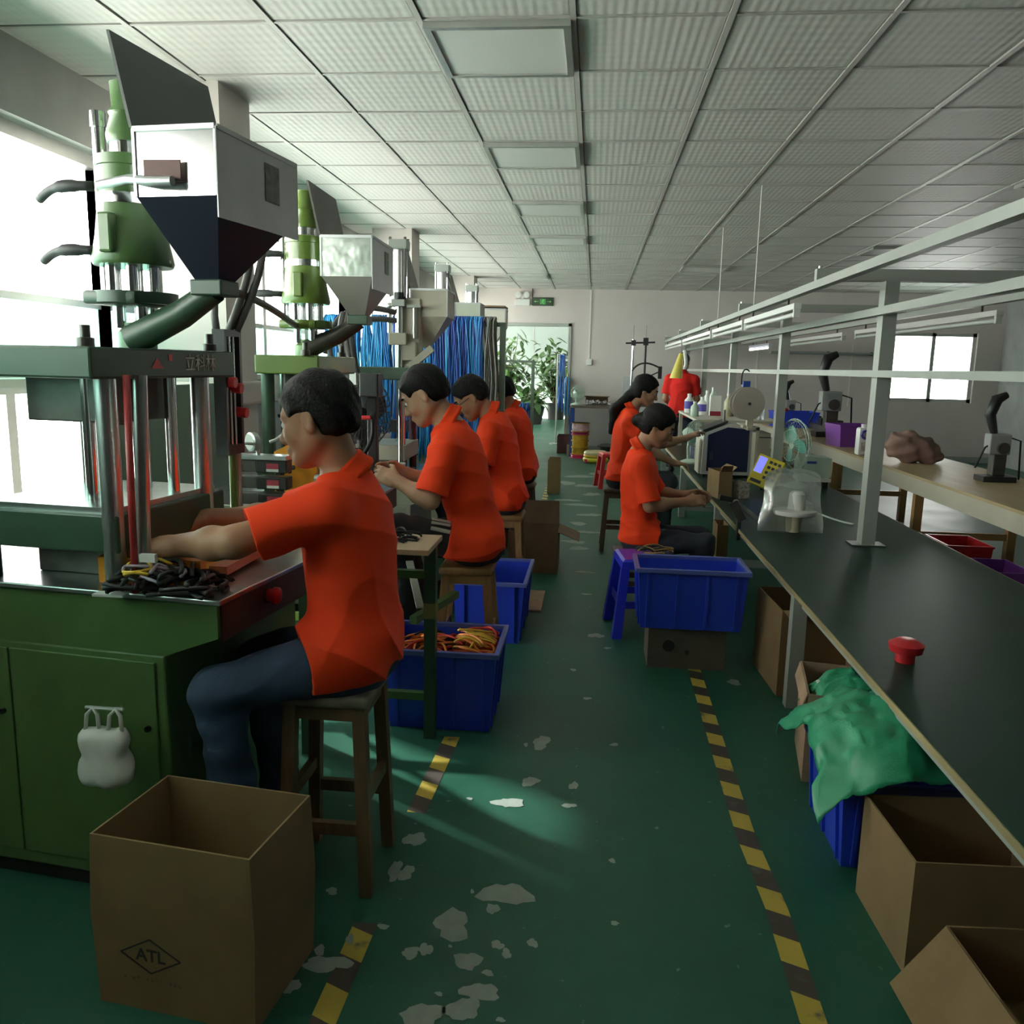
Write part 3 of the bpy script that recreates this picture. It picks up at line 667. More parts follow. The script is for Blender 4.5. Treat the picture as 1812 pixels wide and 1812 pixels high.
d = B(); d.box((XL-.15, 2.85, 0), (XL-.07, 2.91, ZS)); d.box((XL-.15, 4.14, 0), (XL-.07, 4.2, ZS)); d.box((XL-.15, 2.91, 0), (XL-.07, 4.14, .10)); d.box((XL-.15, 2.91, ZS-.05), (XL-.07, 4.14, ZS))
wf = struct('window_8', d, ALU); B().box((XL-.14, 3.49, .10), (XL-.08, 3.55, ZS-.05)).out('mullion', ALU, wf)
for a, c in ((2.91, 3.49), (3.55, 4.14)): B().poly([(XL-.11, a, .10), (XL-.11, c, .10), (XL-.11, c, ZS-.05), (XL-.11, a, ZS-.05)]).out('pane', GLASS, wf)
la = bpy.data.lights.new('window_portal', 'AREA'); la.shape = 'RECTANGLE'; la.size = ZS; la.size_y = 1.35; la.cycles.is_portal = True
lo = bpy.data.objects.new('window_portal', la); COL.objects.link(lo); lo.location = (XL-.26, 3.525, ZS/2); lo.rotation_euler = (0, -PI/2, 0)
# back wall with the doorway, a window at its far right end
DX0, DX1, DZ = -1.95, -0.43, 2.2
wb = B(); wb.box((XL-0.24, YB, 0), (DX0, YB+0.2, H+.02)); wb.box((DX0, YB, DZ), (DX1, YB+0.2, H+.02)); wb.box((DX1, YB, 0), (4.94, YB+0.2, H+.02))
wb.box((4.94, YB, 0), (6.3, YB+0.2, 1.0)); wb.box((4.94, YB, 2.15), (6.3, YB+0.2, H+.02)); wb.box((6.3, YB, 0), (XR+.2, YB+0.2, H+.02))
struct('wall_back', wb, WALL)
d = B(); d.box((DX1-.05, YB-.03, 0), (DX1, YB+.22, DZ)); d.box((DX0, YB-.03, 0), (DX0+.05, YB+.22, DZ)); d.box((DX0, YB-.03, DZ-.05), (DX1, YB+.22, DZ))
struct('door_1', d, ALUP)
b = B(); 
for a in ((4.94, 5.0), (5.59, 5.65), (6.24, 6.3)): b.box((a[0], YB+.05, 1.0), (a[1], YB+.12, 2.15))
b.box((4.94, YB+.05, 1.0), (6.3, YB+.12, 1.06)); b.box((4.94, YB+.05, 2.09), (6.3, YB+.12, 2.15))
wf = struct('window_9', b, ALU)
for a in ((5.0, 5.59), (5.65, 6.24)): B().poly([(a[0], YB+.08, 1.06), (a[1], YB+.08, 1.06), (a[1], YB+.08, 2.09), (a[0], YB+.08, 2.09)]).out('pane', GLASS, wf)
struct('wall_right', B().box((XR, YF, 0), (XR+.2, YB+.1, H+.02)), CONC)
struct('wall_front', B().box((XL-.24, YF-.2, 0), (XR+.2, YF, H+.02)), CONC)
struct('baseboard_back', B().box((DX1, YB-.012, 0), (XR, YB, .10)), CONC)
# lined panels of the back wall behind the benches
for x in (2.75, 3.25, 4.3, 4.75):
    B().box((x-.008, YB-.006, 0.9), (x+.008, YB, 1.95)).out('wall_batten', WALLW, bpy.data.objects['wall_back'])
B().box((1.9, YB-.012, 1.42), (4.85, YB, 1.45)).out('wall_batten', WALLW, bpy.data.objects['wall_back'])
# room beyond the doorway
struct('wall_corridor_back', B().box((-4.6, 25.2, 0), (3, 25.4, 2.9)), PALE)
B().box((-1.86, 25.185, 0), (-1.83, 25.2, 2.9)).out('wall_batten', ALUP, bpy.data.objects['wall_corridor_back'])
struct('wall_corridor_right', B().box((1.0, YB+.2, 0), (1.2, 25.2, 2.9)), PALE)
struct('ceiling_corridor', B().box((-4.6, YB+.2, 2.8), (3, 25.4, 2.9)), WALLW)
b = B(); b.box((-4.6, YB+.2, 0), (-4.5, 25.2, 1.0)); b.box((-4.6, YB+.2, 2.2), (-4.5, 25.2, 2.8)); b.box((-4.6, YB+.1, 0), (XL-.24, YB+.2, 2.8))
struct('wall_corridor_left', b, WALLW)
b = B()
for k in range(8): b.box((-4.58, YB+.25+k*1.33, 1.0), (-4.52, YB+.31+k*1.33, 2.2))
wf = struct('window_10', b, ALU)
for k in range(7): B().poly([(-4.55, YB+.31+k*1.33, 1.0), (-4.55, YB+1.58+k*1.33, 1.0), (-4.55, YB+1.58+k*1.33, 2.2), (-4.55, YB+.31+k*1.33, 2.2)]).out('pane', GLASS, wf)
la = bpy.data.lights.new('window_portal', 'AREA'); la.shape = 'RECTANGLE'; la.size = 1.2; la.size_y = 9.5; la.cycles.is_portal = True
lo = bpy.data.objects.new('window_portal', la); COL.objects.link(lo); lo.location = (-4.65, 20.0, 1.6); lo.rotation_euler = (0, -PI/2, 0)

yard = struct('ground_outside', B().box((-40, -30, -3.4), (XL-.3, 45, -3.2)), mat('yard_concrete', (.55, .56, .53), .9, var=.1, scale=.5))
struct('roof', B().box((-4.8, YF-.3, 3.0), (XR+.5, 25.7, 3.3)).box((XL-.24, YF-.3, 2.78), (XR+.3, YF, 3.0)), CONC)
# ------------------------------------------------------------------ wall fittings
t = thing('exit_sign', 'dark green exit sign with a bright running figure, above the doorway', 'exit sign', (-0.94, YB, 2.56))
B().box((-1.12, YB-.03, 2.49), (-.76, YB, 2.63), bev=.006).out('sign_housing', mat('exit_green', (0.012, 0.03, 0.015), 0.35), t)
SG = mat('exit_glyph', (0.2, 0.55, 0.15), 0.4, emit=(0.22, 0.6, 0.12), es=0.35)
b = B(); b.box((-.99, YB-.034, 2.515), (-.89, YB-.03, 2.605)); b.out('sign_panel', mat('exit_panel', (0.04, 0.2, 0.05), .4), t)
b = B(); y = YB-.037; b.ball((-.93, y, 2.59), (.009, .003, .009), 8)
for a in (((-.935, 2.577), (-.945, 2.55)), ((-.945, 2.55), (-.925, 2.535)), ((-.925, 2.535), (-.928, 2.518)), ((-.945, 2.55), (-.965, 2.53)), ((-.965, 2.53), (-.98, 2.535)), ((-.937, 2.572), (-.915, 2.56)), ((-.94, 2.57), (-.965, 2.57))):
    b.bar((a[0][0], y, a[0][1]), (a[1][0], y, a[1][1]), .008, .004)
for s_ in (-1, 1):
    b.bar((-.94+s_*.075, y, 2.56), (-.94+s_*.145, y, 2.56), .010, .004); b.bar((-.94+s_*.145, y, 2.56), (-.94+s_*.12, y, 2.575), .009, .004); b.bar((-.94+s_*.145, y, 2.56), (-.94+s_*.12, y, 2.545), .009, .004)
b.out('pictogram', SG, t)
t = thing('emergency_light', 'white twin-head emergency lamp on the back wall beside the exit sign', 'emergency light', (-1.28, YB, 2.5))
B().box((-1.42, YB-.06, 2.49), (-1.16, YB, 2.60), bev=.008).out('battery_box', WHITE, t)
for x in (-1.36, -1.22):
    o = B().lathe([(.02, 0), (.05, .03), (.055, .06)], n=16, M=Matrix.Translation((x, YB-.02, 2.665)) @ Matrix.Rotation(PI/2, 4, 'X')).out('lamp_head', WHITE, t, 40)
    B().lathe([(.045, .061), (.01, .064)], n=14, M=Matrix.Translation((x, YB-.02, 2.665)) @ Matrix.Rotation(PI/2, 4, 'X')).out('lens', mat('lamp_lens', (.9, .9, .88), .1), o)
B().bar((-1.29, YB-.03, 2.60), (-1.29, YB-.03, 2.68), .05, .03).out('bracket', WHITE, t)
B().tube([(-1.12, YB-.01, 2.5), (-1.12, YB-.01, 2.78)], .008, 6).out('cable', DARK, t)
t = thing('light_switch', 'white switch box at the foot of a conduit running up the back wall', 'switch', (-.105, YB, 1.5))
B().box((-.15, YB-.045, 1.50), (-.06, YB, 1.60), bev=.006).out('switch_box', WHITE, t)
B().box((-.125, YB-.012, 1.60), (-.10, YB, 2.78)).out('conduit', WALLW, t)
B().box((-.125, YB-.052, 1.53), (-.085, YB-.045, 1.57)).out('rocker', WHITE, t)

# hazard tape on the floor
def tape(pts, wd, label, faded=False):
    b = B(); lps = []
    for (x, y) in pts: lps.append([(x-wd/2, y, 0.0008), (x+wd/2, y, 0.0008)])
    for a, c in zip(lps, lps[1:]): b.poly([a[0], a[1], c[1], c[0]])
    x, y = pts[0]; return top(b, 'floor_tape', TAPE, label, 'tape', (x, y, 0), 'hazard tape on the floor', None)
tape([(.548, 1.2), (.548, 1.73), (.551, 2.14), (.531, 2.5), (.534, 3.15), (.54, 3.93), (.545, 4.6)], .062, 'long yellow and black hazard tape line along the right of the aisle')
tape([(-.53, 2.50), (-.52, 2.75), (-.508, 3.08)], .062, 'short hazard tape strip in the bright floor patch before the blue crate')
tape([(-.56, 1.3), (-.55, 1.6), (-.545, 1.94)], .062, 'worn hazard tape strip on the floor beside the carton with diamond mark')
tape([(-.5, 5.2), (-.5, 8), (-.52, 11.0)], .06, 'far hazard tape line along the left of the aisle behind the stools')

# ------------------------------------------------------------------ injection presses (left row)
def slab_hole(b, x0, x1, y0, y1, z0, z1): b.box((x0, y0, z0), (x1, y1, z1), bev=.004)
def hopper(root, u0, u1, v0, v1, z1, zb, za, mt, mt2, lidm, apex, tilt=0.21, lidh=0.225, sticker=True):
    """square feed hopper: straight sheet box, pyramid below, lid swung up along the -u edge"""
    um, vm = apex
    b = B(); b.loft([[(u0, v0, zb), (u1, v0, zb), (u1, v1, zb), (u0, v1, zb)], [(u0, v0, z1), (u1, v0, z1), (u1, v1, z1), (u0, v1, z1)]], False, False)
    o = b.out('hopper_box', mt, root, local=True)
    b = B(); b.loft([[(um-.03, vm-.03, za), (um+.03, vm-.03, za), (um+.03, vm+.03, za), (um-.03, vm+.03, za)], [(u0, v0, zb), (u1, v0, zb), (u1, v1, zb), (u0, v1, zb)]], True, False)
    b.out('hopper_cone', mt2, root, local=True)
    b = B(); r = .006
    for a, c in (((u0, v0), (u1, v0)), ((u1, v0), (u1, v1)), ((u1, v1), (u0, v1)), ((u0, v1), (u0, v0))): b.bar((*a, z1), (*c, z1), .012)
    for a in ((u0, v0), (u1, v0), (u1, v1), (u0, v1)): b.bar((*a, zb), (*a, z1), .008)
    b.out('hopper_rim', STAIN2, root, local=True)
    du, dz = -lidh*math.sin(tilt), lidh*math.cos(tilt)
    b = B(); n = .006
    b.loft([[(u0, v0-.005, z1+.004), (u0-.008, v0-.005, z1+.004), (u0-.008, v1+.005, z1+.004), (u0, v1+.005, z1+.004)], [(u0+du, v0-.005, z1+dz), (u0+du-.008, v0-.005, z1+dz), (u0+du-.008, v1+.005, z1+dz), (u0+du, v1+.005, z1+dz)]])
    lid = b.out('lid', lidm, root, local=True)
    for v in (v0+.06, v1-.06): B().cyl((u0-.004, v-.025, z1+.002), (u0-.004, v+.025, z1+.002), .007, n=8).out('hinge', STEEL, lid, 40, local=True)
    if sticker:
        b = B(); b.loft([[(u1+.001, v0-.004, zb-.05), (u1+.004, v0-.004, zb-.05), (u1+.004, v1+.004, zb-.045), (u1+.001, v1+.004, zb-.045)], [(u1+.001, v0-.004, z1-.004), (u1+.004, v0-.004, z1-.004), (u1+.004, v1+.004, z1-.004), (u1+.001, v1+.004, z1-.004)]]); b.out('side_sheet', STAIN2, root, local=True)
        u1 += .004
        B().box((u1, v0+.22, z1-.125), (u1+.0015, v0+.295, z1-.03)).out('sticker', mat('grey_sticker', (.13, .13, .13), .5, var=.4, scale=40), o, local=True)
    return o
def base(root, u0, u1, v0, v1, zc, zt, gm, table_m, fu, front=None, openf=False):
    if openf:   # open angle-steel frame instead of a cabinet
        for u in (u0+.03, u1-.03):
            for v in (v0+.03, v1-.03): B().box((u-.025, v-.025, 0), (u+.025, v+.025, zc)).out('leg', gm, root, local=True)
            B().bar((u, v0+.03, .16), (u, v1-.03, .16), .03, .04).out('rail', gm, root, local=True)
        for v in (v0+.03, v1-.03):
            B().bar((u0+.03, v, .16), (u1-.03, v, .16), .03, .04).out('rail', gm, root, local=True); B().bar((u0+.05, v, .66), (u0+.40, v, .18), .012, .035).out('brace', ALUP, root, local=True)
        B().box((u0, v0, zc-.04), (u1, v1, zc)).out('deck', gm, root, local=True)
    else: cabinet(root, u0, u1, v0, v1, zc, gm)
    b = B(); b.prism([(u0, v0, zc), (u1, v0, zc), (fu-.006, v0, zt-.09), (fu-.006, v0, zt), (u0, v0, zt)], (0, v1-v0, 0)); b.out('apron', gm, root, local=True)
    if front: B().box((fu-.006, v0+.012, zt-.10), (fu, v1-.012, zt-.004)).out('front_panel', front, root, local=True)
    B().box((u0, v0-.015, zt), (fu+.012, v1+.015, zt+.014), bev=.003).out('table_top', table_m, root, local=True)
def cabinet(root, u0, u1, v0, v1, zc, gm):
    B().box((u0, v0, .05), (u1, v1, zc), bev=.006).out('cabinet', gm, root, local=True)
    B().box((u0+.02, v0+.02, 0), (u1-.02, v1-.02, .05)).out('plinth', DARK, root, local=True)
    for a, c in ((u0+.02, u0+(u1-u0)*.5), (u0+(u1-u0)*.5+.006, u1-.028)):
        p = B().box((a, v0-.006, .09), (c, v0, zc-.02), bev=.002).out('door', gm, root, local=True)
        B().cyl((c-.025, v0-.016, .5), (c-.025, v0-.006, .5), .008, n=10).out('lock', DARK, p, 40, local=True)
    # overhanging apron towards the operator

def press_green(label, loc, rz, gm, gm2, hop, logo=False):
    r = thing('injection_press', label, 'press', (loc[0], loc[1], 0), rz)
    fu = .385 if logo else .30
    rear = 0 if logo else .22
    base(r, -.72+rear, .225 if logo else .13, -.27 if logo else -.33, .45, .70, .85, gm, STEEL, fu, mat('brown_panel', (0.055, .025, .02), .5), not logo)
    e = B().lathe([(.018, 0), (.018, .014), (.024, .016), (.024, .028), (.015, .032)], n=16, M=Matrix.Translation((fu, -.02, .808)) @ Matrix.Rotation(PI/2, 4, 'Y')).out('emergency_stop', RED, r, 40, local=True)
    # clamp: lower platen, bars, mould, crosshead
    B().box((-.36+rear, -.26, .955), (.10, .24, 1.055), bev=.006).out('lower_platen', DGREEN, r, local=True)
    B().box((-.24+rear*.6, -.15, .864), (.0, .13, .955), bev=.004).out('mould_base', DSTEEL, r, local=True)
    B().box((-.33+rear, -.24, 1.055), (.08, .22, 1.07)).out('platen_plate', STEEL, r, local=True)
    for u in (.075, -.31+rear):
        for v in (-.24, .17):
            B().cyl((u, v, .864), (u, v, 1.40), .027, n=18).out('tie_bar', STEEL if u > 0 else DGREEN, r, 40, local=True)
    for u, v in ((.03, -.06), (-.06, -.14), (-.07, .1), (.05, .06)):
        B().cyl((u, v, 1.07), (u, v, 1.40), .016, n=14).out('guide_rod', CHROME, r, 40, local=True)
    B().box((-.24+rear*.6, -.15, 1.28), (.02, .14, 1.40), bev=.004).out('upper_mould', DSTEEL, r, local=True)
    B().box((-.02, -.075, 1.27), (.02, -.02, 1.36)).out('heater_plug', mat('copper_brown', (.2, .1, .06), .5), r, local=True)
    B().box((-.40+rear*1.3, -.38 if logo else -.32, 1.40), (.15, .24, 1.475), bev=.006).out('crosshead', DGREEN if logo else gm2, r, local=True)
    if logo:
        b = B(); b.prism([(.151, -.16, 1.425), (.151, -.11, 1.425), (.151, -.135, 1.452)], (.001, 0, 0)); b.prism([(.151, -.085, 1.445), (.151, -.07, 1.445), (.151, -.07, 1.462), (.151, -.085, 1.462)], (.001, 0, 0)); b.out('emblem', RED, r, local=True)
        T = Matrix.Translation(V((loc[0], loc[1], 0))) @ Matrix.Rotation(rz, 4, 'Z') @ Matrix(((0, 0, 1, .1515), (1, 0, 0, .06), (0, 1, 0, 1.438), (0, 0, 0, 1)))
        text('立科林', .050, mat('pale_letter', (.55, .62, .55), .6), T, 'lettering', r)
    for v in (-.33, .19): B().lathe([(.02, 0), (.02, .02), (.012, .022), (.012, .05)], (.10, v, 1.475), 10).out('bolt', DSTEEL, r, 40, local=True)
    # injection unit
    B().lathe([(.05, 1.475), (.05, 1.52), (.04, 1.53), (.04, 1.545)], n=20).out('nozzle_block', gm, r, 40, local=True)
    for u, v in ((-.03, -.03), (.03, -.02), (.02, .04)): B().cyl((u, v, 1.53), (u, v, 1.60), .017, n=12).out('injection_rod', CHROME, r, 40, local=True)
    B().box((-.09, -.10, 1.59), (.07, .07, 1.625), bev=.008).lathe([(.11, 1.595), (.11, 1.625)], n=24).out('flange', gm2, r, 40, local=True)
    for k in range(6):
        a = k*PI/3; B().cyl((.06*math.cos(a), .06*math.sin(a), 1.62), (.06*math.cos(a), .06*math.sin(a), 1.71), .016, n=12).out('pull_rod', CHROME, r, 40, local=True)
    B().lathe([(.10, 1.695), (.105, 1.705), (.092, 1.77), (.082, 1.85)], n=28).out('lower_cylinder', gm, r, 50, local=True)
    B().lathe([(.0835, 1.85), (.0835, 1.876)], n=28).out('band', STAIN, r, 40, local=True)
    B().lathe([(.080, 1.876), (.080, 1.945), (.083, 1.947), (.083, 1.972), (.07, 1.976)], n=28).out('upper_cylinder', gm, r, 40, local=True)
    B().lathe([(.045, 1.976), (.045, 2.01)], n=20).out('piston_collar', CHROME, r, 40, local=True)
    B().lathe([(.050, 2.01), (.053, 2.03), (.040, 2.075), (.044, 2.085), (.034, 2.10), (.037, 2.16), (.028, 2.165)], n=20).out('top_cap', gm, r, 50, local=True)
    B().box((-.02, -.115, 1.72), (.02, -.085, 1.82), bev=.006).out('side_lug', gm, r, local=True)
    B().cyl((-.10, .02, 1.62), (-.10, .02, 2.06), .018, n=14).cyl((-.10, .02, 2.06), (-.10, .02, 2.10), .022, n=14).out('side_cylinder', CHROME, r, 40, local=True)
    for z in (1.735, 1.90): B().tube(bez((-.09, -.03, z), (-.17, -.05, z), (-.22, -.02, z+.01), (-.30, .02, z-.02)), [.013]*3+[.016]*4+[.012]*6, 10).out('hose_fitting', RUB, r, 180, local=True)
    hopper(r, *hop)
    um, vm = hop[-1] if isinstance(hop[-1], tuple) else hop[9]
    B().box((um-.045, vm-.045, 1.615), (um+.045, vm+.045, 1.655), bev=.004).out('feed_gate', DGREEN, r, local=True)
    B().tube([(um, vm, 1.63), (um*.6, vm*.7, 1.57), (.0, -.02, 1.50)], [.032, .037, .042], 14).out('feed_throat', DSTEEL if not logo else DGREEN, r, 50, local=True)
    return r
p1 = press_green('dark green injection press nearest the camera with mirror-bright hopper', (-1.26, 2.25), -.12, GREEN, DGREEN,
                 (.175, .39, -.215, .185, 1.985, 1.832, 1.645, STAIN, mat('dark_cone', (.03, .035, .06), .35, .5), mat('lid_grey', (.075, .085, .08), .5, .2), (.26, -.03)), logo=True)
p2 = press_green('lime green injection press with dented stainless hopper', (-1.255, 3.62), 0.02, LGREEN, LGREEN,
                 (.10, .315, -.10, .29, 1.965, 1.805, 1.645, mat('dented_sheet', (.60, .68, .62), .22, .9, bump=1.0, bscale=6), mat('pale_sheet', (.46, .43, .42), .35, .6, bump=.2, bscale=10), mat('lid_brown', (.06, .06, .05), .5, .2), (.22, .06)))
B().box((-1.735, 2.88, .865), (-1.725, 3.92, 1.345)).out('column_screen', mat('screen_sheet', (.17, .235, .20), .35), p2)  # added sheet, hides the over-bright column face seen behind the bars
for y in (3.35, 3.88): B().box((-1.755, y-.015, .70), (-1.735, y+.015, 1.345)).out('screen_post', DGREEN, p2)
# bracket with two holes on the near hopper
b = B(); b.box((-1.075, 1.985, 1.865), (-.985, 1.99, 1.91)); b.out('bracket', mat('rusty_plate', (.16, .10, .09), .5, .4), p1)
B().tube([(-1.28, 2.14, 1.885), (-1.15, 2.05, 1.88), (-1.06, 1.985, 1.862), (-1.0, 1.975, 1.86)], .012, 8).out('bracket_strap', STAIN2, p1, 60)
# vertical travel scale with red stops on the far side of press one
b = B()
for y in (2.565, 2.675): b.box((-1.19, y-.008, 1.15), (-1.15, y+.008, 1.545))
b.box((-1.19, 2.565, 1.525), (-1.15, 2.675, 1.545)); b.box((-1.19, 2.565, 1.15), (-1.15, 2.675, 1.18)); b.box((-1.192, 2.565, 1.15), (-1.185, 2.675, 1.545))
b.out('stop_frame', DARK, p1)
for y in (2.59, 2.62, 2.65): B().cyl((-1.165, y, 1.18), (-1.165, y, 1.525), .0055, n=10).out('stop_rod', CHROME, p1, 40)
for y, z in ((2.585, 1.385), (2.63, 1.365), (2.665, 1.285)): B().cyl((-1.175, y, z), (-1.13, y, z-.004), .017, n=14).out('stop_knob', RED, p1, 40)
B().cyl((-1.17, 2.63, .864), (-1.17, 2.63, 1.15), .012, n=10).out('stop_post', LGREEN, p1, 40)
B().cyl((-1.165, 2.66, .864), (-1.165, 2.66, 1.15), .011, n=10).out('stop_post', STEEL, p1, 40)
for a in (((-1.24, 2.7, 1.545), (-1.3, 2.75, 1.75), (-1.15, 2.8, 1.8), (-1.24, 2.85, 1.95)), ((-1.17, 2.64, 1.545), (-1.12, 2.7, 1.72), (-1.10, 2.72, 1.8), (-1.14, 2.72, 1.98)), ((-1.155, 2.66, 1.545), (-1.09, 2.72, 1.72), (-1.07, 2.74, 1.8), (-1.10, 2.74, 1.98)), ((-1.13, 2.6, 1.66), (-1.16, 2.9, 1.66), (-1.2, 3.3, 1.6), (-1.28, 3.55, 1.60))):
    B().tube(bez(*a), .013, 8).out('hose', HOSE, p1, 180)
B().tube([(-1.125, 1.935, .87), (-1.12, 1.93, 1.1), (-1.115, 1.93, 1.41)], .009, 8).out('red_hose', mat('red_hose', (.35, .03, .03), .4), p1, 180)
B().cyl((-1.118, 1.965, .866), (-1.1, 1.965, 1.41), .017, n=14).out('front_post', STEEL, p1, 40)
# mould tray on the near press
t = thing('mould_tray', 'orange steel mould tray between the posts of the near press', 'tray', (-1.15, 2.2, .866), -.12)
b = B().box((-1.28, 2.03, .866), (-1.0, 2.06, .935)); b.box((-1.28, 2.06, .866), (-1.02, 2.4, .876)); b.box((-1.28, 2.40, .866), (-1.0, 2.42, .93)); b.out('tray_body', ORANGE, t)
B().box((-1.02, 2.12, .876), (-.97, 2.38, .9)).out('tray_rim', mat('salmon', (.5, .2, .12), .5), t)

# cream presses
def press_cream(label, loc, rz, hm, gm, zc, hz, hdim, lidm, lidh, cyl_r, tall):
    r = thing('injection_press', label, 'press', (loc[0], loc[1], 0), rz)
    base(r, -.6, .13, -.33, .40, .66, .80, gm, STEEL, .27, DGREEN)
    B().box((-.34, -.22, .90), (.08, .2, .99), bev=.006).out('lower_platen', CREAM, r, local=True)
    B().box((-.28, -.16, .814), (.02, .14, .90)).out('mould_base', DSTEEL, r, local=True)
    for u in (.05, -.3):
        for v in (-.2, .17): B().cyl((u, v, .814), (u, v, 1.36), .024, n=14).out('tie_bar', mat('maroon_bar', (.13, .05, .06), .35, .6) if v > 0 else CHROME, r, 40, local=True)
    B().box((-.38, -.27, 1.36), (.10, .24, 1.43), bev=.006).out('crosshead', DGREEN, r, local=True)
    B().cyl((0, 0, .99), (0, 0, 1.36), .02, n=14).box((-.05, -.05, 1.05), (.05, .05, 1.12)).out('ejector', DARK, r, 40, local=True)
    # mast and pneumatic cylinder
    B().box((-.03, .03, 1.43), (.12, .12, zc-.32), bev=.008).out('mast', CREAM, r, local=True)
    c = cyl_r
    B().box((-.055, -.055, zc-.055), (.055, .055, zc), bev=.006).out('cylinder_head', ALUP, r, local=True)
    B().cyl((0, 0, zc-.30), (0, 0, zc-.055), c, n=20).out('cylinder_barrel', ALU, r, 40, local=True)
    for u in (-.043, .043):
        for v in (-.043, .043): B().cyl((u, v, zc-.32), (u, v, zc+.012), .008, n=8).out('tie_rod', CHROME, r, 40, local=True)
    B().cyl((0, 0, zc-.335), (0, 0, zc-.295), c*1.15, n=18).out('seal_ring', DARK, r, 40, local=True)
    B().box((-.04, -.04, zc-.375), (.04, .04, zc-.335), bev=.004).out('cylinder_foot', ALUP, r, local=True)
    B().cyl((0, 0, 1.43), (0, 0, zc-.375), .024, n=16).out('piston_rod', CHROME, r, 40, local=True)
    if tall:
        B().box((-.055, -.05, 1.56), (.05, .05, 1.63), bev=.006).out('carriage', CREAM, r, local=True)
        B().cyl((-.06, .01, 1.63), (-.06, .01, 1.78), .013, n=10).ball((-.06, .01, 1.785), .018, 10).out('side_rod', ALU, r, 40, local=True)
        for v in (.0, .05): B().cyl((.09, v, 1.60), (.09, v, 1.78), .014, n=10).out('side_rod', ALU, r, 40, local=True)
        B().box((.05, -.03, 1.775), (.13, .08, 1.79)).out('rod_plate', ALUP, r, local=True)
        B().box((.0, -.01, 1.47), (.10, .08, 1.58), bev=.006).out('injection_block', CREAM, r, local=True)
        B().bar((.20, -.02, 1.545), (.05, -.02, 1.42), .05, .04).out('feed_chute', CREAM, r, local=True)
        for a in (((-.02, 0, 1.745), (-.2, -.1, 1.80), (-.36, -.2, 1.76), (-.37, -.25, 1.5)), ((-.02, 0, 1.70), (-.2, -.1, 1.72), (-.33, -.2, 1.70), (-.25, -.25, 1.3)), ((-.32, -.25, 1.66), (-.42, -.25, 1.5), (-.22, -.3, 1.3), (-.18, -.3, 1.0))):
            B().tube(bez(*a), .016, 8).out('hose', HOSE, r, 180, local=True)
    hopper(r, *hdim, hz, hz-.155, hz-.335, hm, hm, lidm, ((hdim[0]+hdim[1])/2-.05, (hdim[2]+hdim[3])/2), .28, lidh, False)
    return r
LIDG = mat('lid_taupe', (.12, .105, .09), .5, .1)
p3 = press_cream('cream injection press with tall twin-rod cylinder and taupe lid', (-1.155, 4.95), 0.03, CREAM, CREAM2, 2.155, 1.885, (.06, .275, .05, .35), LIDG, .24, .034, True)
p4 = press_cream('pale green injection press fourth along the row', (-1.17, 6.45), .02, CREAM2, CREAM2, 2.19, 1.91, (.10, .29, -.05, .25), LIDG, .24, .045, False)
p5 = press_cream('cream injection press at the far end of the press row', (-1.10, 7.5), .02, mat('cream_lid_box', (.58, .56, .48), .5), CREAM2, 2.14, 1.94, (.105, .30, -.05, .2), LIDG, .05, .04, False)
B().box((-1.03, 7.42, 1.955), (-.80, 7.70, 1.968)).out('lid_board', KRAFTD, p5)

# valve stack with gauge
t = thing('valve_stack', 'stack of black solenoid valves with red labels under a white gauge', 'valve stack', (-1.2, 2.95, .86))
for k, z in enumerate((1.075, 1.015, .955)):
    v_ = B().box((-1.205, 2.90, z-.023), (-1.09, 2.96, z+.023), bev=.004).out('solenoid', DARK, t)
    B().box((-1.165, 2.8985, z-.008), (-1.12, 2.90, z+.012)).out('red_label', mat('label_red', (.4, .04, .07), .5), v_)
    B().box((-1.165, 2.8985, z-.018), (-1.12, 2.90, z-.008)).out('white_label', WHITE, v_)
    B().box((-1.285, 2.905, z-.02), (-1.205, 2.955, z+.022), bev=.003).out('valve_body', DSTEEL, t)
    B().ring((-1.272, 2.90, z), .009, .003, (0, 1, 0), 14, 6).out('port', STEEL, t, 180)
B().box((-1.3, 2.89, .87), (-1.08, 2.97, .925)).out('manifold', STAIN2, t); B().box((-1.29, 2.895, 1.10), (-1.09, 2.965, 1.115)).out('cover_plate', STEEL, t)
g = B().lathe([(.030, 0), (.034, .004), (.034, .024), (.028, .028)], n=22, M=Matrix.Translation((-1.2, 2.9, 1.165)) @ Matrix.Rotation(-.6, 4, 'Z') @ Matrix.Rotation(PI/2, 4, 'X')).out('gauge', STEEL, t, 40)
B().lathe([(.028, 0), (.001, .001)], n=20, M=Matrix.Translation((-1.2, 2.9, 1.165)) @ Matrix.Rotation(-.6, 4, 'Z') @ Matrix.Rotation(PI/2, 4, 'X') @ Matrix.Translation((0, 0, .0285))).out('dial', WHITE, g, 40)
B().cyl((-1.2, 2.915, 1.115), (-1.2, 2.912, 1.14), .008, n=8).out('gauge_stem', STEEL, t, 40)
B().tube(bez((-1.17, 2.95, 1.16), (-1.1, 3.0, 1.18), (-1.13, 3.0, 1.25), (-1.1, 3.05, 1.29)), .0055, 6).out('air_line', WHITE, t, 180)
B().tube([(-1.17, 2.66, 1.17), (-1.19, 2.78, 1.17), (-1.2, 2.9, 1.155)], .006, 6).out('air_line', WHITE, t, 180)
t = thing('control_plate', 'orange slotted machine plate with black hand knobs beside the gauge', 'machine plate', (-1.13, 3.13, .86))
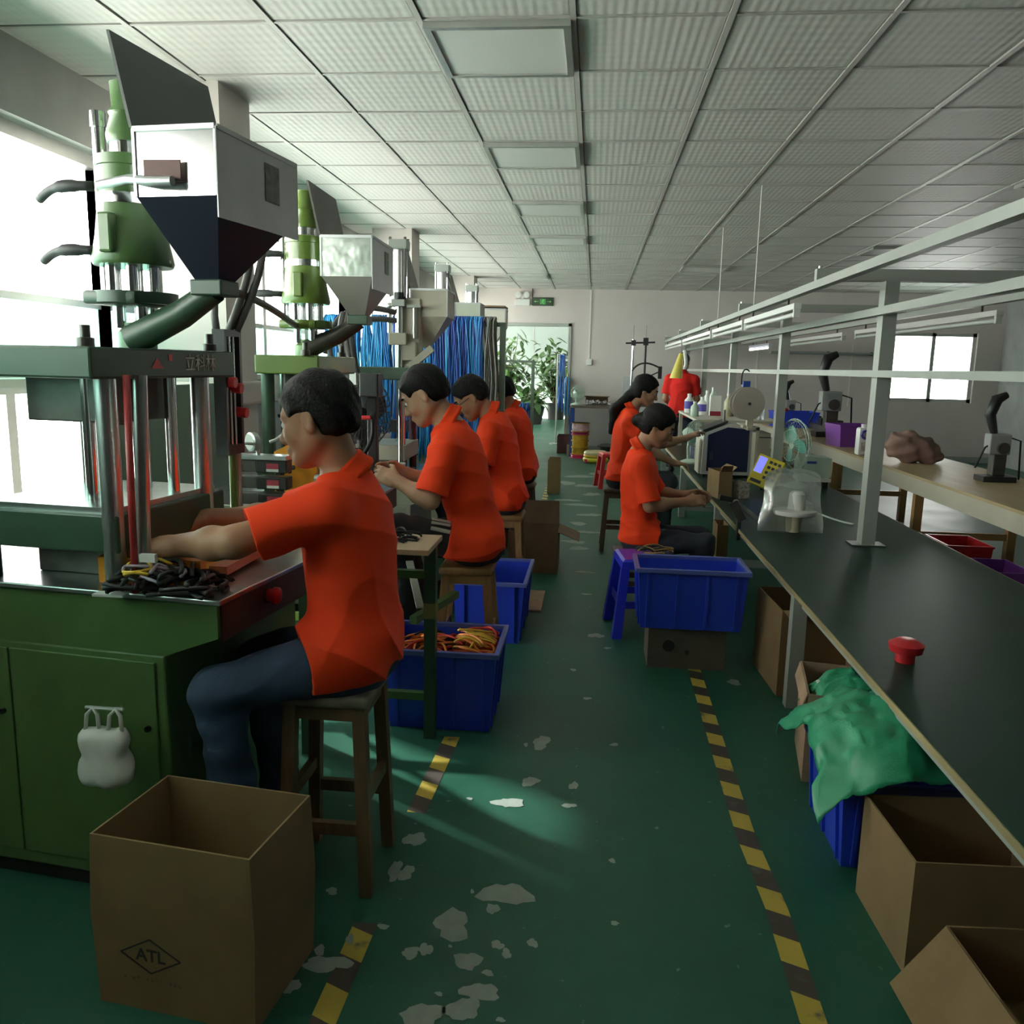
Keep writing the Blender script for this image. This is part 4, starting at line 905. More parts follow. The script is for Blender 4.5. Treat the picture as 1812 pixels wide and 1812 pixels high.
b = B(); b.prism([(-1.225, 3.13, .90), (-1.225, 3.13, 1.105), (-1.165, 3.13, 1.135), (-1.15, 3.13, 1.10), (-1.16, 3.13, 1.085), (-1.16, 3.13, 1.07), (-1.055, 3.13, 1.05), (-1.055, 3.13, .95), (-1.08, 3.13, .90)], (0, .02, 0)); b.box((-1.225, 3.13, .80), (-1.09, 3.15, .9)); b.out('plate', ORANGE, t)
for x, z in ((-1.19, 1.02), (-1.185, .975)): B().cyl((x, 3.13, z), (x, 3.085, z-.005), .006, n=8).lathe([(.015, 0), (.018, .008), (.015, .018)], n=14, M=Matrix.Translation((x, 3.09, z-.005)) @ Matrix.Rotation(PI/2, 4, 'X')).out('hand_knob', RUB, t, 40)
b = B(); b.cyl((-1.15, 3.13, 1.05), (-1.15, 3.08, 1.05), .006, n=8)
for k in range(5): b.cyl((-1.15, 3.08, 1.05), (-1.15+.022*math.cos(k*1.257), 3.08, 1.05+.022*math.sin(k*1.257)), .007, n=8)
b.out('star_knob', RUB, t, 40)
B().cyl((-1.05, 3.1, 1.0), (-1.0, 3.1, 1.0), .028, n=18).out('roller', STEEL, t, 40)
B().box((-1.23, 3.10, .86), (-1.05, 3.2, .90)).out('plate_foot', STEEL, t)

# big dark fan behind the near worker
t = thing('floor_fan', 'large dark pedestal fan with wire guard behind the near worker', 'fan', (-1.28, 4.42, 0))
Mf = Matrix.Translation((-1.26, 4.4, 1.19)) @ Matrix.Rotation(.75, 4, 'Z') @ Matrix.Rotation(PI/2, 4, 'X')
GR = mat('guard_wire', (.12, .12, .12), .4, .6); b = B()
for R_, z in ((.21, 0), (.19, .035), (.14, .055), (.08, .065), (.2, -.03), (.12, -.05)):
    for k in range(36):
        a, c = 2*PI*k/36, 2*PI*(k+1)/36; b.cyl((R_*math.cos(a), R_*math.sin(a), z), (R_*math.cos(c), R_*math.sin(c), z), .0025, n=4)
for k in range(40):
    a = 2*PI*k/40; ca, sa = math.cos(a), math.sin(a)
    b.tube([(.03*ca, .03*sa, .068), (.14*ca, .14*sa, .055), (.21*ca, .21*sa, 0), (.12*ca, .12*sa, -.05), (.05*ca, .05*sa, -.055)], .0018, 4)
b.bm.transform(Mf); b.out('guard', GR, t, kind='stuff')
for k in range(5):
    b = B(); ps = []
    for q in range(7):
        rr = .04+.145*q/6; wd_ = .03+.035*math.sin(PI*q/7); a0 = k*2*PI/5+.25*q/6
        ps.append([(rr*math.cos(a0+s_*wd_/rr)*1, rr*math.sin(a0+s_*wd_/rr), .012*s_+h_) for s_, h_ in ((-1, 0), (1, 0), (1, .003), (-1, .003))])
    b.loft(ps); b.bm.transform(Mf); b.out('blade', mat('dark_blade', (.06, .065, .07), .35), t, 60)
b = B().lathe([(.045, .03), (.045, -.02), (.06, -.06), (.06, -.16), (.04, -.18)], n=18); b.bm.transform(Mf); b.out('motor', DARK, t, 40)
B().cyl((-1.31, 4.46, .03), (-1.31, 4.46, 1.12), .02, n=12).out('pole', DSTEEL, t, 40)
B().lathe([(.2, 0), (.2, .015), (.05, .04)], (-1.31, 4.46, 0), 28).out('base', DARK, t, 40)

# side table between the first two presses
t = thing('side_table', 'plywood-topped side table on a green steel frame beside the near worker', 'table', (-.95, 2.82, 0))
B().box((-1.28, 2.84, .785), (-.56, 3.12, .805), bev=.002).out('table_top', PLY, t)
for x, y in ((-.595, 3.07), (-1.24, 3.07), (-1.02, 2.88), (-1.24, 2.88)): 
    lg = B().box((x-.022, y-.022, 0), (x+.022, y+.022, .785)).out('leg', DGREEN, t)
    if x == -.595: B().box((x-.0235, y-.0235, .49), (x+.0235, y+.0235, .55)).out('masking_tape', mat('old_tape', (.2, .17, .06), .6), lg)
for a, c in (((-.60, 3.07, .17), (-1.24, 3.07, .17)), ((-1.24, 2.88, .17), (-1.24, 3.07, .17)), ((-.60, 3.07, .66), (-1.24, 3.07, .66)), ((-1.02, 2.88, .74), (-1.24, 2.88, .74)), ((-.66, 3.05, .48), (-.56, 3.45, .48))):
    B().bar(a, c, .03).out('rail', GREEN, t)
B().bar((-.64, 3.09, .52), (-.74, 3.35, .64), .03, .006).out('brace', ALUP, t)
# wire scraps lying on its top
def wires(name, c, rx, ry, z, n, mts, r, label, cat, hgt=.05, seed=1, loop=.5, rot=0, parent=None, L=(.08, .16), group=None):
    rnd = random.Random(seed)
    root = parent or thing(name, label, cat, (c[0], c[1], z), 0, group)
    for mi, m_ in enumerate(mts):
        b = B()
        for k in range(max(1, n//len(mts))):
            x, y = c[0]+rnd.uniform(-rx, rx), c[1]+rnd.uniform(-ry, ry); a = rot+rnd.gauss(0, loop); ln = rnd.uniform(*L); zz = z+r+rnd.uniform(0, hgt)*(1-((x-c[0])/rx)**2*.6)
            d_ = V((math.cos(a), math.sin(a), 0)); nn = V((-d_.y, d_.x, 0))*rnd.uniform(-.03, .03)
            p0 = V((x, y, zz))-d_*ln/2; p3_ = p0+d_*ln+V((0, 0, rnd.uniform(-.01, .01))); up_ = V((0, 0, rnd.uniform(.0, .03)))
            pts = bez(p0, p0+d_*ln*.3+nn+up_, p3_-d_*ln*.3+nn+up_, p3_, 6)
            for p in pts:
                p.x = min(max(p.x, c[0]-rx-.01), c[0]+rx+.01); p.y = min(max(p.y, c[1]-ry-.01), c[1]+ry+.01); p.z = max(p.z, z+r)
            b.tube(pts, r, 5)
        b.out('strands', m_, root, 180, kind='stuff')
    return root
wires('wire_scraps', (-.69, 2.99), .05, .06, .805, 14, [RUB], .004, 'black wire scraps on the plywood side table', 'wires', .01, 5)
wires('wire_harness', (-1.05, 1.965), .12, .07, .866, 46, [RUB, DARK], .006, 'tangle of black wire harnesses on the near press table corner', 'wires', .06, 11, 1.2, L=(.1, .2))
hn = wires('wire_harness', (-1.07, 1.93), .06, .04, .90, 12, [WIREY, mat('mauve_wire', (.4, .33, .42), .4)], .0045, 'yellow and mauve wire loom lying on the black wires of the near press', 'wires', .05, 21, .8)
B().box((-1.10, 1.915, .955), (-1.06, 1.93, .975), Matrix.Translation((-.0, .0, 0))).out('connector', WHITE, hn)
B().box((-1.22, 1.9, .866), (-1.14, 1.93, .872)).out('tie_label', WHITE, hn)

# ------------------------------------------------------------------ stools, crates, cartons
def wood_stool(label, c, sx, sy, h, splay, rz=0, wm_=STOOLW, top_m=None, th=.035):
    t = thing('wooden_stool', label, 'stool', (c[0], c[1], 0), rz, 'wooden stools of the press workers')
    b = B(); b.box((-sx/2, -sy/2, h-th), (sx/2, sy/2, h), bev=.012); b.out('seat', top_m or wm_, t, 60, local=True)
    P_ = {}
    for i in (-1, 1):
        for j in (-1, 1):
            a = V((i*(sx/2-.03), j*(sy/2-.03), h-th)); f = V((i*(sx/2-.03+splay), j*(sy/2-.03+splay), 0)); P_[i, j] = (a, f)
            bb = B(); q = .0175
            bb.loft([[f+V((u*q, v*q, 0)) for u, v in ((-1, -1), (1, -1), (1, 1), (-1, 1))], [a+V((u*q, v*q, 0)) for u, v in ((-1, -1), (1, -1), (1, 1), (-1, 1))]]); bb.out('leg', wm_, t, local=True)
    def at(k, z): a, f = P_[k]; return f+(a-f)*(z/(h-th))
    for a, c_, z in (((-1, -1), (1, -1), .19), ((-1, 1), (1, 1), .19), ((-1, -1), (-1, 1), .27), ((1, -1), (1, 1), .27)):
        B().bar(at(a, z), at(c_, z), .02, .035).out('stretcher', wm_, t, local=True)
    for a, c_ in (((-1, -1), (1, -1)), ((-1, 1), (1, 1)), ((-1, -1), (-1, 1)), ((1, -1), (1, 1))):
        B().bar(at(a, h-th-.02), at(c_, h-th-.02), .018, .04).out('apron', wm_, t, local=True)
    return t
SEATG = mat('worn_seat', (.20, .17, .13), .3, var=.25, scale=25)
SW2 = wood_mat('aged_stool_wood', (.10, .06, .03), (.17, .10, .05), .5, 2, 6)
wood_stool('worn wooden stool under the near worker beside the big carton', (-.69, 2.185), .25, .27, .575, .02, 0, SW2, SEATG)
wood_stool('honey-coloured wooden stool before the half-empty blue crate', (-.535, 3.66), .24, .26, .575, .04, .03)
wood_stool('wooden stool of the bespectacled worker, third along the presses', (-.52, 5.0), .25, .26, .575, .03)
wood_stool('dark wooden stool of the worker farthest along the presses', (-.55, 6.5), .24, .25, .55, .03, 0, DWOOD)
wood_stool('low dark wooden stool under the near woman at the green bench', (.285, 5.0), .27, .27, .37, .02, 0, DWOOD)
wood_stool('wooden stool under the ponytailed woman at the green bench', (.24, 6.8), .27, .27, .50, .03, 0, DWOOD)

def crate(label, x0, x1, y0, y1, z0, h, tap=.025, rz=0, group='blue plastic crates', fill=None):
    cx, cy = (x0+x1)/2, (y0+y1)/2; t = thing('plastic_crate', label, 'crate', (cx, cy, z0), rz, group)
    hx, hy = (x1-x0)/2, (y1-y0)/2; w_ = .006
    def rect(ax, ay, z): return [(-ax, -ay, z), (ax, -ay, z), (ax, ay, z), (-ax, ay, z)]
    b = B(); b.loft([rect(hx-tap, hy-tap, 0), rect(hx, hy, h), rect(hx-w_, hy-w_, h), rect(hx-tap-w_, hy-tap-w_, w_)], True, True); b.out('crate_body', BLUE, t, local=True)
    b = B()
    for s_ in (-1, 1):
        b.box((-hx-.014, s_*(hy+.004)-.011, h-.018), (hx+.014, s_*(hy+.004)+.011, h+.003), bev=.003); b.box((s_*(hx+.004)-.011, -hy, h-.018), (s_*(hx+.004)+.011, hy, h+.003), bev=.003)
    b.out('rim', mat('crate_rim', (.10, .13, .42), .35), t, local=True)
    n = max(3, int(hx*2/.11))
    for s_ in (-1, 1):
        for k in range(n):
            x = -hx+tap+.03+(2*hx-2*tap-.06)*k/(n-1)
            b = B(); b.loft([[(x-.006, s_*(hy-tap), .01), (x+.006, s_*(hy-tap), .01), (x+.006, s_*(hy-tap+.01), .01), (x-.006, s_*(hy-tap+.01), .01)], [(x-.006, s_*hy-.002*s_, h-.02), (x+.006, s_*hy-.002*s_, h-.02), (x+.006, s_*(hy+.009), h-.02), (x-.006, s_*(hy+.009), h-.02)]]); b.out('rib', BLUE, t, local=True)
        for k in range(3):
            y = -hy+tap+.03+(2*hy-2*tap-.06)*k/2
            b = B(); b.loft([[(s_*(hx-tap), y-.006, .01), (s_*(hx-tap), y+.006, .01), (s_*(hx-tap+.01), y+.006, .01), (s_*(hx-tap+.01), y-.006, .01)], [(s_*hx-.002*s_, y-.006, h-.02), (s_*hx-.002*s_, y+.006, h-.02), (s_*(hx+.009), y+.006, h-.02), (s_*(hx+.009), y-.006, h-.02)]]); b.out('rib', BLUE, t, local=True)
    return t
crate('blue crate full of orange wires on the floor by the side table', -.80, -.345, 3.12, 3.49, 0, .335)
wires('wire_heap', (-.45, 3.31), .075, .10, .235, 110, [WIREO, WIREY, WIREO, WIRER], .005, 'fan of orange wires heaped in the near blue crate', 'wires', .11, 31, .45, rot=2.7, L=(.12, .2))
wires('wire_heap', (-.63, 3.28), .12, .12, .23, 140, [WIRER, WIREO, RUB, WIREO], .005, 'red and black wire ends heaped in the near blue crate', 'wires', .10, 41, 1.2, L=(.1, .18))
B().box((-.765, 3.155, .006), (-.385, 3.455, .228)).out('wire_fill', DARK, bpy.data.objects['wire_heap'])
crate('blue crate mostly empty behind the honey-coloured stool', -.70, -.325, 4.22, 4.78, 0, .335)
t = thing('bag', 'pale blue plastic bag folded inside the mostly empty blue crate', 'bag', (-.5, 4.5, .01))
b = B(); b.loft([[(-.62, 4.4, .008), (-.46, 4.4, .008), (-.46, 4.6, .008), (-.62, 4.6, .008)], [(-.60, 4.42, .12), (-.48, 4.42, .16), (-.49, 4.58, .13), (-.61, 4.58, .17)]]); b.out('bag_body', mat('lilac_film', (.12, .13, .5), .3), t)

def carton(label, x0, x1, y0, y1, z0, h, mt=KRAFT, rz=0, flaps=(), group='cardboard cartons', inner=None, bulge=0, wall=.005, name='cardboard_carton', pivot=None):
    cx, cy = (x0+x1)/2, (y0+y1)/2; t = thing(name, label, 'carton', (cx, cy, z0), rz, group); hx, hy = (x1-x0)/2, (y1-y0)/2
    def rect(ax, ay, z): return [(-ax, -ay, z), (ax, -ay, z), (ax, ay, z), (-ax, ay, z)]
    b = B(); b.loft([rect(hx, hy, 0), rect(hx+bulge, hy+bulge*.5, h*.55), rect(hx, hy, h), rect(hx-wall, hy-wall, h), rect(hx-wall, hy-wall, wall)], True, True); b.out('carton_body', mt, t, local=True)
    for side, ang, ln in flaps:   # ang 0 = straight up, 90 = level outwards, 150 = hanging
        a = math.radians(ang); c_, s_ = math.cos(a)*ln, math.sin(a)*ln
        e = {'-x': ((-hx, -hy, h), (-hx, hy, h), (-s_, 0, c_)), '+x': ((hx, hy, h), (hx, -hy, h), (s_, 0, c_)), '-y': ((hx, -hy, h), (-hx, -hy, h), (0, -s_, c_)), '+y': ((-hx, hy, h), (hx, hy, h), (0, s_, c_))}[side]
        p, q, d_ = V(e[0]), V(e[1]), V(e[2]); n_ = (q-p).cross(d_).normalized()*.004; ins = (q-p).normalized()*.006
        b = B(); b.loft([[p+ins, q-ins, q-ins*2+d_, p+ins*2+d_], [p+ins+n_, q-ins+n_, q-ins*2+d_+n_, p+ins*2+d_+n_]]); b.out('flap', mt, t, local=True)
    return t
# front-left carton with the diamond mark
t = carton('large open kraft carton with diamond mark in the near left corner', -1.055, -.665, 1.575, 1.855, 0, .415, KRAFT, -.13, bulge=.008)
Mx = Matrix.Translation((-.955, 1.0, 0))
M0 = wm(t) @ Matrix(((1, 0, 0, 0), (0, 0, -1, -.1435), (0, 1, 0, 0), (0, 0, 0, 1)))
text('ATL', .042, INK, M0 @ Matrix.Translation((-.055, .142, .0008)), 'lettering', t, .0006)
b = B(); cx, cz = -.055, .142; dm = [(-.075, 0), (0, .042), (.075, 0), (0, -.042)]
for i in range(4):
    a, c = dm[i], dm[(i+1) % 4]; b.bar((cx+a[0], cz+a[1], 0), (cx+c[0], cz+c[1], 0), .0035, .0008)
b.bm.transform(M0 @ Matrix.Translation((0, 0, .0012))); b.out('diamond_mark', INK, t)
rnd = random.Random(3); b = B()
for k in range(13):   # blurred second line of print, too worn to read
    x = -.125+.0115*k
    if k in (1, 4, 9): continue
    b.bar((x, .082+rnd.uniform(-.002, .002), 0), (x+rnd.uniform(.003, .006), .082+rnd.uniform(-.006, .006), 0), rnd.uniform(.004, .009), .0006)
b.bm.transform(M0 @ Matrix.Translation((0, 0, .001))); b.out('worn_print', mat('faded_ink', (.16, .11, .06), .85), t, kind='stuff')
carton('brown open carton with a flap folded out on the aisle floor', -.57, -.215, 5.80, 6.15, 0, .30, KRAFTD, 0, (('+y', 12, .17), ('+x', 112, .16)))
t = thing('cardboard_scrap', 'flat pale cardboard piece lying behind the mostly empty blue crate', 'cardboard', (-.40, 5.0, 0))
B().box((-.46, 4.85, .0), (-.27, 5.3, .012), Matrix.Translation((0, 0, 0))).out('sheet', KRAFTP, t)
carton('small kraft carton on the aisle floor past the farthest press worker', -.50, -.36, 9.6, 9.95, 0, .40, KRAFT)
carton('dark red-brown box on the floor in front of the doorway', -.60, -.34, 14.35, 14.75, 0, .30, mat('maroon_card', (.09, .03, .03), .7))
carton('pale small carton leaning by the blue table leg', -.42, -.33, 13.9, 14.05, 0, .18, KRAFTP)

# hazard cardboard box and crate before the seated woman
carton('dark taupe box with a round hole carrying the blue crate', .31, .685, 4.0, 4.26, 0, .205, mat('taupe_card', (.10, .085, .065), .8, var=.15), 0)
t = bpy.data.objects[[o.name for o in bpy.data.objects if o.get('label', '').startswith('dark taupe box')][0]]
B().cyl((.41, 4.0, .115), (.41, 3.996, .115), .03, n=20).out('round_hole', DARK, t, 40)
B().cyl((.50, 4.0, .085), (.50, 3.997, .085), .012, n=12).out('small_hole', DARK, t, 40)
crate('empty blue crate lifted on a taupe box behind the tape line', .245, .765, 3.96, 4.27, .207, .30, .02)

def plastic_stool(label, c, s, h, mt, rz=0, splay=.04):
    t = thing('plastic_stool', label, 'stool', (c[0], c[1], 0), rz); q = s/2
    b = B(); b.loft([[(x*q, y*q, h-.05) for x, y in ((-1, -1), (1, -1), (1, 1), (-1, 1))], [(x*(q-.005), y*(q-.005), h-.012) for x, y in ((-1, -1), (1, -1), (1, 1), (-1, 1))], [(x*(q-.02), y*(q-.02), h) for x, y in ((-1, -1), (1, -1), (1, 1), (-1, 1))]]); b.out('seat', mt, t, local=True)
    for i in (-1, 1):
        for j in (-1, 1):
            b = B(); a = V((i*(q-.022), j*(q-.022), h-.04)); f = V((i*(q-.022+splay), j*(q-.022+splay), 0)); r1, r0 = .022, .026
            b.loft([[f+V((u*r0, v*r0, 0)) for u, v in ((-1, -1), (1, -1), (1, 1), (-1, 1))], [a+V((u*r1, v*r1, 0)) for u, v in ((-1, -1), (1, -1), (1, 1), (-1, 1))]]); b.out('leg', mt, t, local=True)
    k = q-.022+splay*.55
    for a, c_ in (((-k, -k), (k, -k)), ((-k, k), (k, k)), ((-k, -k), (-k, k)), ((k, -k), (k, k))): B().bar((*a, h*.42), (*c_, h*.42), .012, .04).out('stretcher', mt, t, local=True)
    return t
plastic_stool('blue plastic stool carrying wire ends beside the seated woman', (.325, 4.63), .32, .43, BLUEST, .12)
wires('wire_bundle', (.37, 4.60), .09, .05, .431, 24, [mat('ochre_wire', (.36, .2, .06), .4), RUB, DARK], .004, 'ochre and black wire ends on the blue stool', 'wires', .04, 51, .3, rot=-.3)
plastic_stool('red plastic stool standing on the far aisle floor', (.235, 10.35), .27, .43, RED, .2)

# ------------------------------------------------------------------ people
Z0 = (0, 0, 1)
person('worker in orange polo and jeans reaching into the near green press', dict(
    c=(-.742, 2.21, 1.300), hf=(-.95, .10, -.24), nb=(-.675, 2.245, 1.145), tf=(-1, .12, 0), pel=(-.640, 2.20, .675),
    shL=(-.680, 2.085, 1.075), shR=(-.70, 2.41, 1.075), elL=(-.885, 1.985, 1.0), elR=(-.95, 2.46, .975), wrL=(-1.115, 2.06, .963), wrR=(-1.13, 2.36, .985),
    hdL=(-.93, .30, -.22), hdR=(-.93, -.25, -.05), pnL=(.0, .25, -1), pnR=(0, .2, -1), sleeve=(.80, 0, 0), hem=(.59, 0, 0),
    hipL=(-.665, 2.11, .655), hipR=(-.665, 2.30, .655), knL=(-.95, 1.99, .60), knR=(-.955, 2.30, .58), anL=(-.90, 2.02, .10), anR=(-.90, 2.30, .10)), res=.005, folds=.0075)
person('worker in orange polo and striped black shorts, second along the presses', dict(
    c=(-.745, 3.665, 1.318), hf=(-.85, -.02, -.52), nb=(-.640, 3.69, 1.205), tf=(-1, .05, -.1), pel=(-.500, 3.70, .685),
    shL=(-.625, 3.52, 1.09), shR=(-.645, 3.86, 1.09), elL=(-.675, 3.455, .885), elR=(-.72, 3.9, .89), wrL=(-.835, 3.51, .955), wrR=(-.87, 3.8, .955),
    hdL=(-.85, .3, .25), hdR=(-.9, -.3, .2), pnL=(0, .9, -.4), pnR=(0, -.9, -.4), sleeve=(.88, 0, 0), hem=(.60, 0, 0),
    hipL=(-.54, 3.60, .665), hipR=(-.54, 3.80, .665), knL=(-.84, 3.57, .735), knR=(-.86, 3.83, .66), anL=(-.80, 3.58, .22), anR=(-.80, 3.82, .1)), pants=BLACKC, stripes=True, skin=SKINW, res=.0055)
b3, P3 = person('bespectacled worker in orange polo bending over the cream press', dict(
    c=(-.735, 5.0, 1.262), hf=(-.78, -.12, -.60), nb=(-.605, 5.03, 1.165), tf=(-1, .05, -.1), pel=(-.505, 5.02, .685),
    shL=(-.60, 4.86, 1.07), shR=(-.61, 5.2, 1.07), elL=(-.64, 4.80, .865), elR=(-.70, 5.22, .87), wrL=(-.82, 4.87, .93), wrR=(-.84, 5.12, .93),
    hdL=(-.9, .3, .1), hdR=(-.9, -.3, .1), sleeve=(.9, 0, 0), hem=(.6, 0, 0),
    hipL=(-.545, 4.92, .665), hipR=(-.545, 5.12, .665), knL=(-.86, 4.9, .64), knR=(-.86, 5.13, .64), anL=(-.80, 4.9, .1), anR=(-.80, 5.12, .1)), pants=NAVYC, res=.006)
b = B()
for l in (1, -1): b.ring(P3(.102, .033*l, 0), .021, .0025, V(P3(1, 0, 0))-V(P3(0, 0, 0)), 18, 5); b.cyl(P3(.098, .052*l, .002), P3(-.005, .080*l, .006), .002, n=5)
b.cyl(P3(.103, .012, .002), P3(.103, -.012, .002), .002, n=5)
b.out('glasses', DARK, b3, 180)
person('worker in orange polo farthest along the presses, head bowed', dict(
    c=(-.715, 6.5, 1.245), hf=(-.80, .45, -.45), nb=(-.625, 6.51, 1.125), tf=(-1, .25, -.1), pel=(-.545, 6.51, .665),
    shL=(-.625, 6.35, 1.03), shR=(-.60, 6.68, 1.03), elL=(-.70, 6.30, .83), elR=(-.70, 6.72, .83), wrL=(-.85, 6.42, .91), wrR=(-.86, 6.62, .91),
    hdL=(-.9, .3, .1), hdR=(-.9, -.3, .1), sleeve=(.9, 0, 0), hem=(.58, 0, 0),
    hipL=(-.58, 6.42, .645), hipR=(-.58, 6.6, .645), knL=(-.88, 6.4, .62), knR=(-.88, 6.62, .62), anL=(-.82, 6.4, .1), anR=(-.82, 6.6, .1)), pants=BLACKC, res=.0065)
person('woman in orange polo with bun seated at the green bench edge', dict(
    c=(.385, 5.0, 1.125), hf=(.86, -.10, -.48), nb=(.285, 5.02, .985), tf=(1, 0, -.1), pel=(.295, 5.0, .465),
    shR=(.285, 4.865, .895), shL=(.30, 5.165, .895), elR=(.345, 4.825, .675), elL=(.41, 5.2, .69), wrR=(.565, 4.90, .695), wrL=(.60, 5.08, .71),
    hdR=(.95, .2, .1), hdL=(.95, -.25, .05), pnR=(0, .8, -.5), pnL=(0, -.8, -.5), sleeve=(.92, 0, 0), hem=(.435, 0, 0),
    hipR=(.33, 4.92, .445), hipL=(.33, 5.09, .445), knR=(.68, 4.90, .45), knL=(.68, 5.1, .45), anR=(.66, 4.9, .09), anL=(.66, 5.1, .09)), pants=NAVYC, hair='bun', sc=.94, res=.0055, folds=.006)
person('woman in orange polo with long ponytail working at the navy-panelled machine', dict(
    c=(.41, 6.8, 1.285), hf=(.92, -.05, -.36), nb=(.295, 6.81, 1.135), tf=(1, .05, -.1), pel=(.235, 6.8, .60),
    shR=(.285, 6.64, 1.04), shL=(.31, 6.97, 1.04), elR=(.45, 6.60, .82), elL=(.585, 7.02, .845), wrR=(.66, 6.72, .72), wrL=(.80, 7.1, .90),
    hdR=(.9, .3, -.1), hdL=(.85, .3, .5), pnL=(.4, 0, -.9), sleeve=(.7, 0, 0), hem=(.565, 0, 0),
    hipR=(.27, 6.71, .58), hipL=(.27, 6.89, .58), knR=(.62, 6.68, .57), knL=(.62, 6.9, .57), anR=(.58, 6.7, .09), anL=(.58, 6.9, .09)), pants=NAVYC, hair='long', sc=.95, skin=SKINW, res=.0065)
person('person in red shirt standing at the far end of the green bench', dict(
    c=(1.220, 12.0, 1.555), hf=(.3, .95, -.25), nb=(1.210, 11.98, 1.41), tf=(.3, 1, 0), pel=(1.210, 11.97, .90),
    shL=(1.040, 12.02, 1.32), shR=(1.380, 11.94, 1.32), elL=(1.000, 12.05, 1.05), elR=(1.430, 12.0, 1.05), wrL=(1.070, 12.25, .98), wrR=(1.390, 12.2, .98),
    hdL=(.2, .95, 0), hdR=(.1, .95, 0), sleeve=(.75, 0, 0), hem=(.80, 0, 0),
    hipL=(1.120, 11.97, .87), hipR=(1.300, 11.97, .87), knL=(1.110, 12.0, .48), knR=(1.310, 12.0, .48), anL=(1.110, 11.97, .09), anR=(1.310, 11.97, .09)), shirt=SHIRTR, pants=NAVYC, res=.0075)

# ------------------------------------------------------------------ green bench with lamp frame (right)
t = thing('workbench', 'long green-topped workbench with grey posts and lamp rails along the right', 'workbench', (1.4, 5, 0))
BX0, BX1, BY0, BY1, BZ = .885, 1.95, 1.0, 11.0, .53
B().box((BX0, BY0, BZ-.022), (BX1, BY1, BZ)).out('bench_top', BENCHT, t)
B().box((BX0-.004, BY0, BZ-.022), (BX0, BY1, BZ-.002)).out('edge_strip', mat('worn_edge', (.34, .27, .13), .6, var=.25, scale=3), t)
for y in (1.2, 3.60, 6.0, 8.4, 10.8):
    for x in (.915, 1.92): B().box((x-.03, y-.03, .0), (x+.03, y+.03, BZ-.022)).out('leg', ALUP, t)
    B().bar((.945, y, .09), (1.89, y, .09), .03, .05).out('stretcher', ALUP, t); B().bar((.945, y, .46), (1.89, y, .46), .03, .06).out('stretcher', ALUP, t)
for x in (.935, 1.90): B().bar((x, BY0, BZ-.05), (x, BY1, BZ-.05), .03, .05).out('long_rail', ALUP, t)
PY = (4.66, 7.05, 9.55, 12.0, 14.3)
for k, y in enumerate(PY):
    z0 = BZ if y < BY1 else 0
    B().box((1.475, y-.045, z0+.006), (1.545, y+.045, 1.925)).out('post', ALUP, t)
    B().box((1.42, y-.06, z0), (1.60, y+.06, z0+.007)).out('base_plate', STEEL, t)
    B().box((1.13, y-.025, 1.925), (2.42, y+.025, 1.985)).out('cross_beam', ALUP, t)
    for q in (1.15, 2.40): B().cyl((q, y, 1.985), (q, y, 2.0), .008, n=8).out('bolt', STEEL, t)
B().bar((1.15, .8, 1.905), (1.15, 14.35, 1.905), .045, .04).out('lamp_rail', ALUP, t)
B().bar((2.40, 2.0, 1.905), (2.40, 14.35, 1.905), .045, .04).out('lamp_rail', ALUP, t)
B().bar((1.455, 1.0, 1.77), (1.455, 14.35, 1.77), .04, .04).out('upper_rail', ALUP, t)
B().bar((1.455, 2.5, 1.452), (1.455, 14.35, 1.452), .035, .035).out('lower_rail', ALUP, t)
for y in (6.5, 8.35): B().cyl((1.15, y, 1.92), (1.15, y, 2.78), .005, n=6).out('hanger_rod', WALLW, t)
def lamp(label, x, y0, y1, z, lit=False):
    l = thing('tube_lamp', label, 'tube lamp', (x, (y0+y1)/2, z), 0, 'tube lamps under the rails')
    B().box((x-.022, y0, z-.005), (x+.022, y1, z+.03), bev=.003).out('batten', WHITE if not lit else mat('lit_batten', (.7, .7, .8), .4), l)
    B().cyl((x, y0+.03, z-.032), (x, y1-.03, z-.032), .0145, n=12).out('tube', TUBEON if lit else TUBEOFF, l, 40)
    for y in (y0+.018, y1-.018): B().box((x-.018, y-.014, z-.05), (x+.018, y+.014, z)).out('end_cap', WHITE, l)
    for y in (y0+.25, y1-.25): B().box((x-.006, y-.006, z+.03), (x+.006, y+.006, z+.07)).out('hanger', DSTEEL, l)
lamp('unlit tube lamp under the left lamp rail, nearest of them', 1.15, 5.1, 6.75, 1.815)
lamp('unlit tube lamp under the left lamp rail, second along', 1.15, 6.85, 8.55, 1.815)
lamp('unlit tube lamp under the left lamp rail, third along', 1.15, 8.7, 11.4, 1.815)
lamp('unlit tube lamp under the left lamp rail, at its far end', 1.15, 11.6, 14.2, 1.815)
lamp('glowing tube lamp under the right lamp rail', 2.40, 12.1, 13.65, 1.815, True)
lamp('unlit tube lamp under the right lamp rail behind the nearest post', 2.40, 5.4, 8.2, 1.815)
lamp('unlit tube lamp under the right lamp rail, midway along', 2.40, 8.6, 11.4, 1.815)

